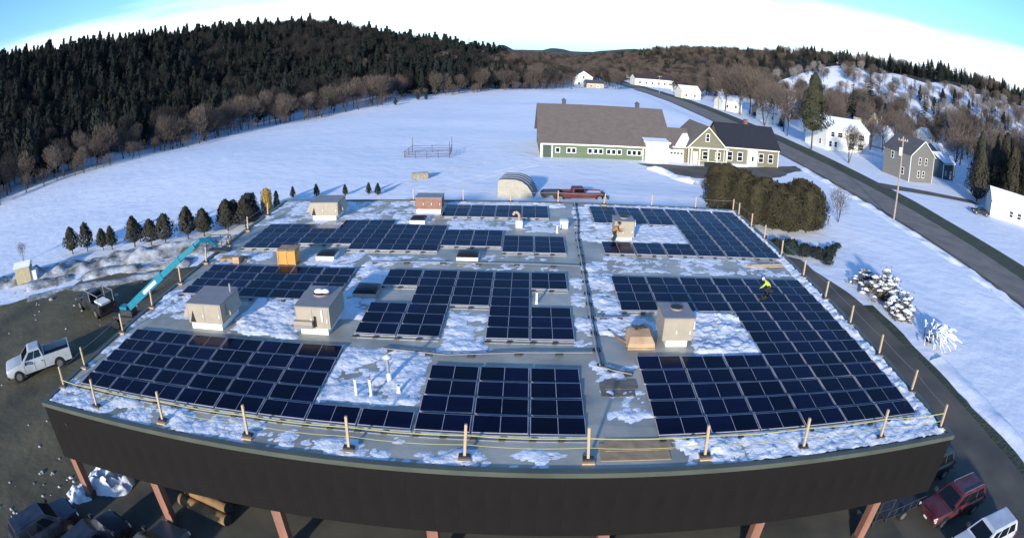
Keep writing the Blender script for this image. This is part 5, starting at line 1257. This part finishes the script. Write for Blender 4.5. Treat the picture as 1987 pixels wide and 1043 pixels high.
# woods: masses nobody could count, scattered as instances
def woods(name, label, pts, templates):
    me = bpy.data.meshes.new(name); me.from_pydata([p[:3] for p in pts], [], [])
    for nm, ty, i in (('tid', 'INT', 3), ('sc', 'FLOAT', 4), ('rz', 'FLOAT', 5)):
        at = me.attributes.new(nm, ty, 'POINT'); at.data.foreach_set('value', [p[i] for p in pts])
    o = bpy.data.objects.new(name, me); col.objects.link(o)
    ng = bpy.data.node_groups.new(name, 'GeometryNodeTree')
    ng.interface.new_socket('Geometry', in_out='INPUT', socket_type='NodeSocketGeometry'); ng.interface.new_socket('Geometry', in_out='OUTPUT', socket_type='NodeSocketGeometry')
    N, Lk = ng.nodes, ng.links
    gi, go, jn = N.new('NodeGroupInput'), N.new('NodeGroupOutput'), N.new('GeometryNodeJoinGeometry')
    Lk.new(jn.outputs[0], go.inputs[0])
    def attr(nm, ty):
        a = N.new('GeometryNodeInputNamedAttribute'); a.data_type = ty; a.inputs['Name'].default_value = nm; return a.outputs['Attribute']
    tid, sc_, rz_ = attr('tid', 'INT'), attr('sc', 'FLOAT'), attr('rz', 'FLOAT')
    cx = N.new('ShaderNodeCombineXYZ'); Lk.new(rz_, cx.inputs['Z'])
    for k, ob in enumerate(templates):
        cmp = N.new('FunctionNodeCompare'); cmp.data_type = 'INT'; cmp.operation = 'EQUAL'
        ia = [s for s in cmp.inputs if s.enabled]; Lk.new(tid, ia[0]); ia[1].default_value = k
        oi = N.new('GeometryNodeObjectInfo'); oi.inputs['Object'].default_value = ob; oi.inputs['As Instance'].default_value = True
        ip = N.new('GeometryNodeInstanceOnPoints')
        Lk.new(gi.outputs[0], ip.inputs['Points']); Lk.new(cmp.outputs[0], ip.inputs['Selection']); Lk.new(oi.outputs['Geometry'], ip.inputs['Instance'])
        Lk.new(cx.outputs[0], ip.inputs['Rotation']); Lk.new(sc_, ip.inputs['Scale']); Lk.new(ip.outputs[0], jn.inputs[0])
    md = o.modifiers.new('scatter', 'NODES'); md.node_group = ng
    return stuff(o, label, 'woods')
def joined(me2, nm):
    a, b = me2
    me = bpy.data.meshes.new(nm)
    V = [v.co[:] for v in a.vertices] + [v.co[:] for v in b.vertices]; n = len(a.vertices)
    F = [tuple(p.vertices) for p in a.polygons] + [tuple(i + n for i in p.vertices) for p in b.polygons]
    me.from_pydata(V, [], F)
    me.materials.append(a.materials[0]); me.materials.append(b.materials[0])
    me.polygons.foreach_set('material_index', [0] * len(a.polygons) + [1] * len(b.polygons))
    return bpy.data.objects.new(nm, me)
TT = [joined(m, 'tree_template') for m in (BTD[0], BTD[1], BT[0], CF[0], CF[1], CF[2], CFG[0], CFG[1], BTP, PN[0], PN[1], PN[2])]
rg = random.Random(23)
pts = []
def ridge_t(R_, x, y):
    return min(math.hypot(x - q[0], y - q[1]) for q in R_)
for _ in range(40000):
    y = rg.uniform(20, 640); x = rg.uniform(-360, 10)
    h = ridge_h(RIDGE_L, x, y, -1)
    ex = edge_x(y)
    if y > 300: ex = -10 + .0 * y if h > .5 else -1e9
    if x > ex - 10: continue
    if h < 0.02 and y > 120 and x > ex - 25 and rg.random() < .5: continue
    dist = math.hypot(x, y)
    if x < -340: continue
    f = h / 38
    con = .72 if y < 320 else .38
    if y > 360: con = .45
    con *= .75 + .9 * nz(x, y, .013, 2.0)
    tid = rg.choice((9, 10, 11, 9, 10, 11, 9, 10, 4)) if rg.random() < con else rg.choice((0, 1))
    pts.append((x, y, H(x, y), tid, rg.uniform(.68, 1.15) * (1.0 if tid > 2 else .9), rg.uniform(0, 6.28)))
    if len(pts) >= 9000: break
woods('left_hill_woods', 'dark mixed woods covering the whole hill on the left', pts, TT)
pts = []
for _ in range(40000):
    y = rg.uniform(60, 820); x = rg.uniform(105, 430)
    h = ridge_h(RIDGE_R, x, y, -1)
    if h < .3: continue
    f = h / 34
    # the open snowy clearing below the ridge
    if 246 < y < 338 and 21 + 5 * nz(x, y, .03, 9.0) < h < 31 and x < 262 + (300 - y) * .1:
        if rg.random() > .07: continue
    elif y < 372 and h < 19:
        if rg.random() > .8: continue
    ridge = f > .86
    con = .68 if ridge else (.16 if y < 380 else .22)
    tid = rg.choice((6, 7, 6, 7, 9, 10)) if rg.random() < con else (rg.choice((8, 8, 2)) if y < 372 and 7 < h < 26 else rg.choice((0, 1, 2, 2)))
    pts.append((x, y, H(x, y), tid, rg.uniform(.6, .98), rg.uniform(0, 6.28)))
    if len(pts) >= 5200: break
woods('right_hill_woods', 'mixed woods with green conifers on the ridge at right', pts, TT)
pts = []
for _ in range(20000):
    y = 255 + 1100 * rg.random() ** 1.5; x = rg.uniform(-130 - .1 * y, 150 + .1 * y)
    if abs(x - road_x(min(y, 640)) - 4) < 12 and y < 640: continue
    if 14 < x < 40 and 294 < y < 335: continue
    if 20 < x < 56 and y < 300: continue
    if 52 < x < 130 and y < 300: continue
    if 100 < x < 165 and 300 <= y < 330: continue
    if x > 112 and 258 < y < 285: continue
    if x < 25 and y < 285: continue
    if 58 < x < 95 and 320 < y < 384: continue
    if 52 < x < 100 and y < 400 and rg.random() > .5: continue
    h = max(ridge_h(RIDGE_L, x, y, -1), ridge_h(RIDGE_R, x, y, -1))
    if h > 8: continue
    tid = rg.choice((0, 1, 2, 2, 2, 2)) if rg.random() < .90 else rg.choice((3, 6))
    pts.append((x, y, H(x, y), tid, rg.uniform(.62, .95) * (1.0 if y < 600 else 1.15), rg.uniform(0, 6.28)))
    if len(pts) >= 5200: break
woods('valley_woods', 'brown bare woods filling the valley floor to the horizon', pts, TT)

# ------------------------------------------------------------------ two workers on the roof
def person(label, x, y, z, rz, J, tops, legs, hat, hatkind='cap', skinm=SKIN):
    """J: joint positions; one skinned body, clothes by height along the body, hat as child"""
    t = thing('person', label, 'person', (x, y, z), rz)
    names = ['pelvis', 'waist', 'chest', 'neck', 'head', 'crown', 'lsh', 'lel', 'lwr', 'rsh', 'rel', 'rwr', 'lhip', 'lkn', 'lan', 'ltoe', 'rhip', 'rkn', 'ran', 'rtoe']
    E = [('pelvis', 'waist'), ('waist', 'chest'), ('chest', 'neck'), ('neck', 'head'), ('head', 'crown'), ('chest', 'lsh'), ('lsh', 'lel'), ('lel', 'lwr'), ('chest', 'rsh'), ('rsh', 'rel'), ('rel', 'rwr'), ('pelvis', 'lhip'), ('lhip', 'lkn'), ('lkn', 'lan'), ('lan', 'ltoe'), ('pelvis', 'rhip'), ('rhip', 'rkn'), ('rkn', 'ran'), ('ran', 'rtoe')]
    Rd = dict(pelvis=.16, waist=.15, chest=.17, neck=.06, head=.095, crown=.08, lsh=.075, rsh=.075, lel=.055, rel=.055, lwr=.042, rwr=.042, lhip=.10, rhip=.10, lkn=.072, rkn=.072, lan=.05, ran=.05, ltoe=.045, rtoe=.045)
    V = [J[n] for n in names]; rad = [Rd[n] for n in names]; edges = [(names.index(a), names.index(b)) for a, b in E]
    for s in 'lr':     # hands: palm and five fingers
        w, e = Vector(J[s + 'wr']), Vector(J[s + 'el']); d = (w - e).normalized(); sd = d.cross(Vector((0, 0, 1)))
        sd = sd.normalized() if sd.length > .01 else Vector((1, 0, 0))
        V.append(tuple(w + d * .07)); rad.append(.035); pi = len(V) - 1; edges.append((names.index(s + 'wr'), pi))
        for q, (o_, L_) in enumerate(((-.03, .07), (-.01, .085), (.01, .08), (.03, .062))):
            V.append(tuple(w + d * (.09 + L_ * .5) + sd * o_)); rad.append(.010); V.append(tuple(w + d * (.09 + L_) + sd * o_ + Vector((0, 0, -.02)))); rad.append(.008)
            edges += [(pi, len(V) - 2), (len(V) - 2, len(V) - 1)]
        V.append(tuple(w + d * .05 - sd * .05 + Vector((0, 0, -.02)))); rad.append(.010); edges.append((pi, len(V) - 1))
    me = bpy.data.meshes.new('body'); me.from_pydata(V, edges, [])
    o = bpy.data.objects.new('body', me); col.objects.link(o); o.parent = t
    o.modifiers.new('skin', 'SKIN'); sub = o.modifiers.new('sub', 'SUBSURF'); sub.levels = 1; sub.render_levels = 1
    sk = me.skin_vertices[0].data
    for i, r in enumerate(rad): sk[i].radius = (r, r)
    sk[0].use_root = True
    bpy.context.view_layer.update()
    ev = o.evaluated_get(bpy.context.evaluated_depsgraph_get()); nm = bpy.data.meshes.new_from_object(ev)
    o.modifiers.clear(); o.data = nm
    for m in (tops, legs, skinm, BLOCK): nm.materials.append(m)
    segs = [('pelvis', 'waist', 0), ('waist', 'chest', 0), ('chest', 'neck', 0), ('neck', 'head', 2), ('head', 'crown', 2), ('lsh', 'lel', 0), ('lel', 'lwr', 0), ('rsh', 'rel', 0), ('rel', 'rwr', 0), ('lhip', 'lkn', 1), ('rhip', 'rkn', 1), ('lkn', 'lan', 1), ('rkn', 'ran', 1), ('lan', 'ltoe', 3), ('ran', 'rtoe', 3)]
    for p in nm.polygons:
        c = p.center; best = None
        for a, b, m in segs:
            A, Bv = Vector(J[a]), Vector(J[b]); ab = Bv - A; tt = max(0, min(1, (c - A).dot(ab) / ab.length_squared)); d = (c - A - ab * tt).length
            if best is None or d < best[0]: best = (d, m)
        for s in 'lr':
            w, e = Vector(J[s + 'wr']), Vector(J[s + 'el'])
            if (c - w).dot((w - e).normalized()) > 0 and (c - w).length < .25: best = (0, 2)
        p.material_index = best[1]; p.use_smooth = True
    hd, cr_ = Vector(J['head']), Vector(J['crown']); up = (cr_ - Vector(J['neck'])).normalized(); c = hd + up * .05
    fwd = Vector(J['face']) if 'face' in J else Vector((0, -1, 0)); fwd = (fwd - up * fwd.dot(up)).normalized(); side = up.cross(fwd)
    mb = MB(); n = 14; rings = []
    for f, r in ((.0, .125), (.06, .12), (.11, .09), (.135, .04)): rings.append([c + up * f + fwd * (r * math.cos(2 * math.pi * i / n)) + side * (r * math.sin(2 * math.pi * i / n)) for i in range(n)])
    mb.loft(rings, hat)
    if hatkind == 'helmet': mb.loft([[c + up * q + fwd * ((r + (.05 if math.cos(2 * math.pi * i / n) > .3 else 0)) * math.cos(2 * math.pi * i / n)) + side * (r * math.sin(2 * math.pi * i / n)) for i in range(n)] for q, r in ((-.012, .14), (.0, .128))], hat)
    mb.build('hard_hat' if hatkind == 'helmet' else 'knit_hat', t, smooth=60)
    mb = MB()     # face: nose, eyes, mouth, ears
    fc = hd + fwd * .095
    mb.tube(fc + up * .01, fc + fwd * .03 - up * .02, .008, .018, skinm, 6)
    mb.build('nose', t)
    for q in (-1, 1):
        mb = MB(); mb.tube(fc + side * .035 * q + up * .025 - fwd * .01, fc + side * .035 * q + up * .025 + fwd * .004, .011, .009, BLACKM, 6); mb.build('eye', t)
        mb = MB(); mb.tube(hd + side * .095 * q, hd + side * .115 * q, .03, .022, skinm, 6); mb.build('ear', t)
    mb = MB(); mb.tube(fc - up * .055 - side * .025 - fwd * .006, fc - up * .055 + side * .025 - fwd * .006, .007, .007, mat('lips', (.28, .11, .10), .6), 5); mb.build('mouth', t)
    return t
# bending beside the small unit
person('worker in tan jacket and dark trousers bending beside the small beige unit', 6.0, 40.98, RZ + .01, R(0), dict(
    pelvis=(0, 0, .78), waist=(.06, .0, .90), chest=(.17, .02, 1.08), neck=(.25, .02, 1.22), head=(.31, .02, 1.32), crown=(.35, .02, 1.42),
    lsh=(.16, -.20, 1.10), lel=(.30, -.26, .88), lwr=(.50, -.20, .86), rsh=(.19, .22, 1.10), rel=(.36, .25, .90), rwr=(.55, .16, .92),
    lhip=(.0, -.11, .74), lkn=(.10, -.16, .42), lan=(-.04, -.18, .08), ltoe=(.13, -.2, .04), rhip=(.0, .11, .74), rkn=(.12, .18, .42), ran=(-.08, .22, .08), rtoe=(.10, .24, .04), face=(1, 0, -.2)), JACKET, DENIM, HAT)
# kneeling on the array in a hi-vis vest
tp = person('worker in bright yellow vest and white hard hat kneeling on the right array', 14.55, 32.05, RZ + .15, R(150), dict(
    pelvis=(0, 0, .42), waist=(.10, 0, .52), chest=(.28, 0, .66), neck=(.40, 0, .76), head=(.49, 0, .82), crown=(.57, 0, .88),
    lsh=(.28, -.21, .66), lel=(.42, -.26, .42), lwr=(.60, -.20, .24), rsh=(.28, .21, .66), rel=(.44, .26, .42), rwr=(.62, .18, .24),
    lhip=(0, -.12, .38), lkn=(.30, -.18, .09), lan=(-.14, -.18, .07), ltoe=(-.30, -.18, .05), rhip=(0, .12, .38), rkn=(.30, .18, .09), ran=(-.14, .18, .07), rtoe=(-.30, .18, .05), face=(.6, 0, -.8)), HIVIS, DENIM, HELMET, 'helmet')
tp.scale = (.86, .86, .86)
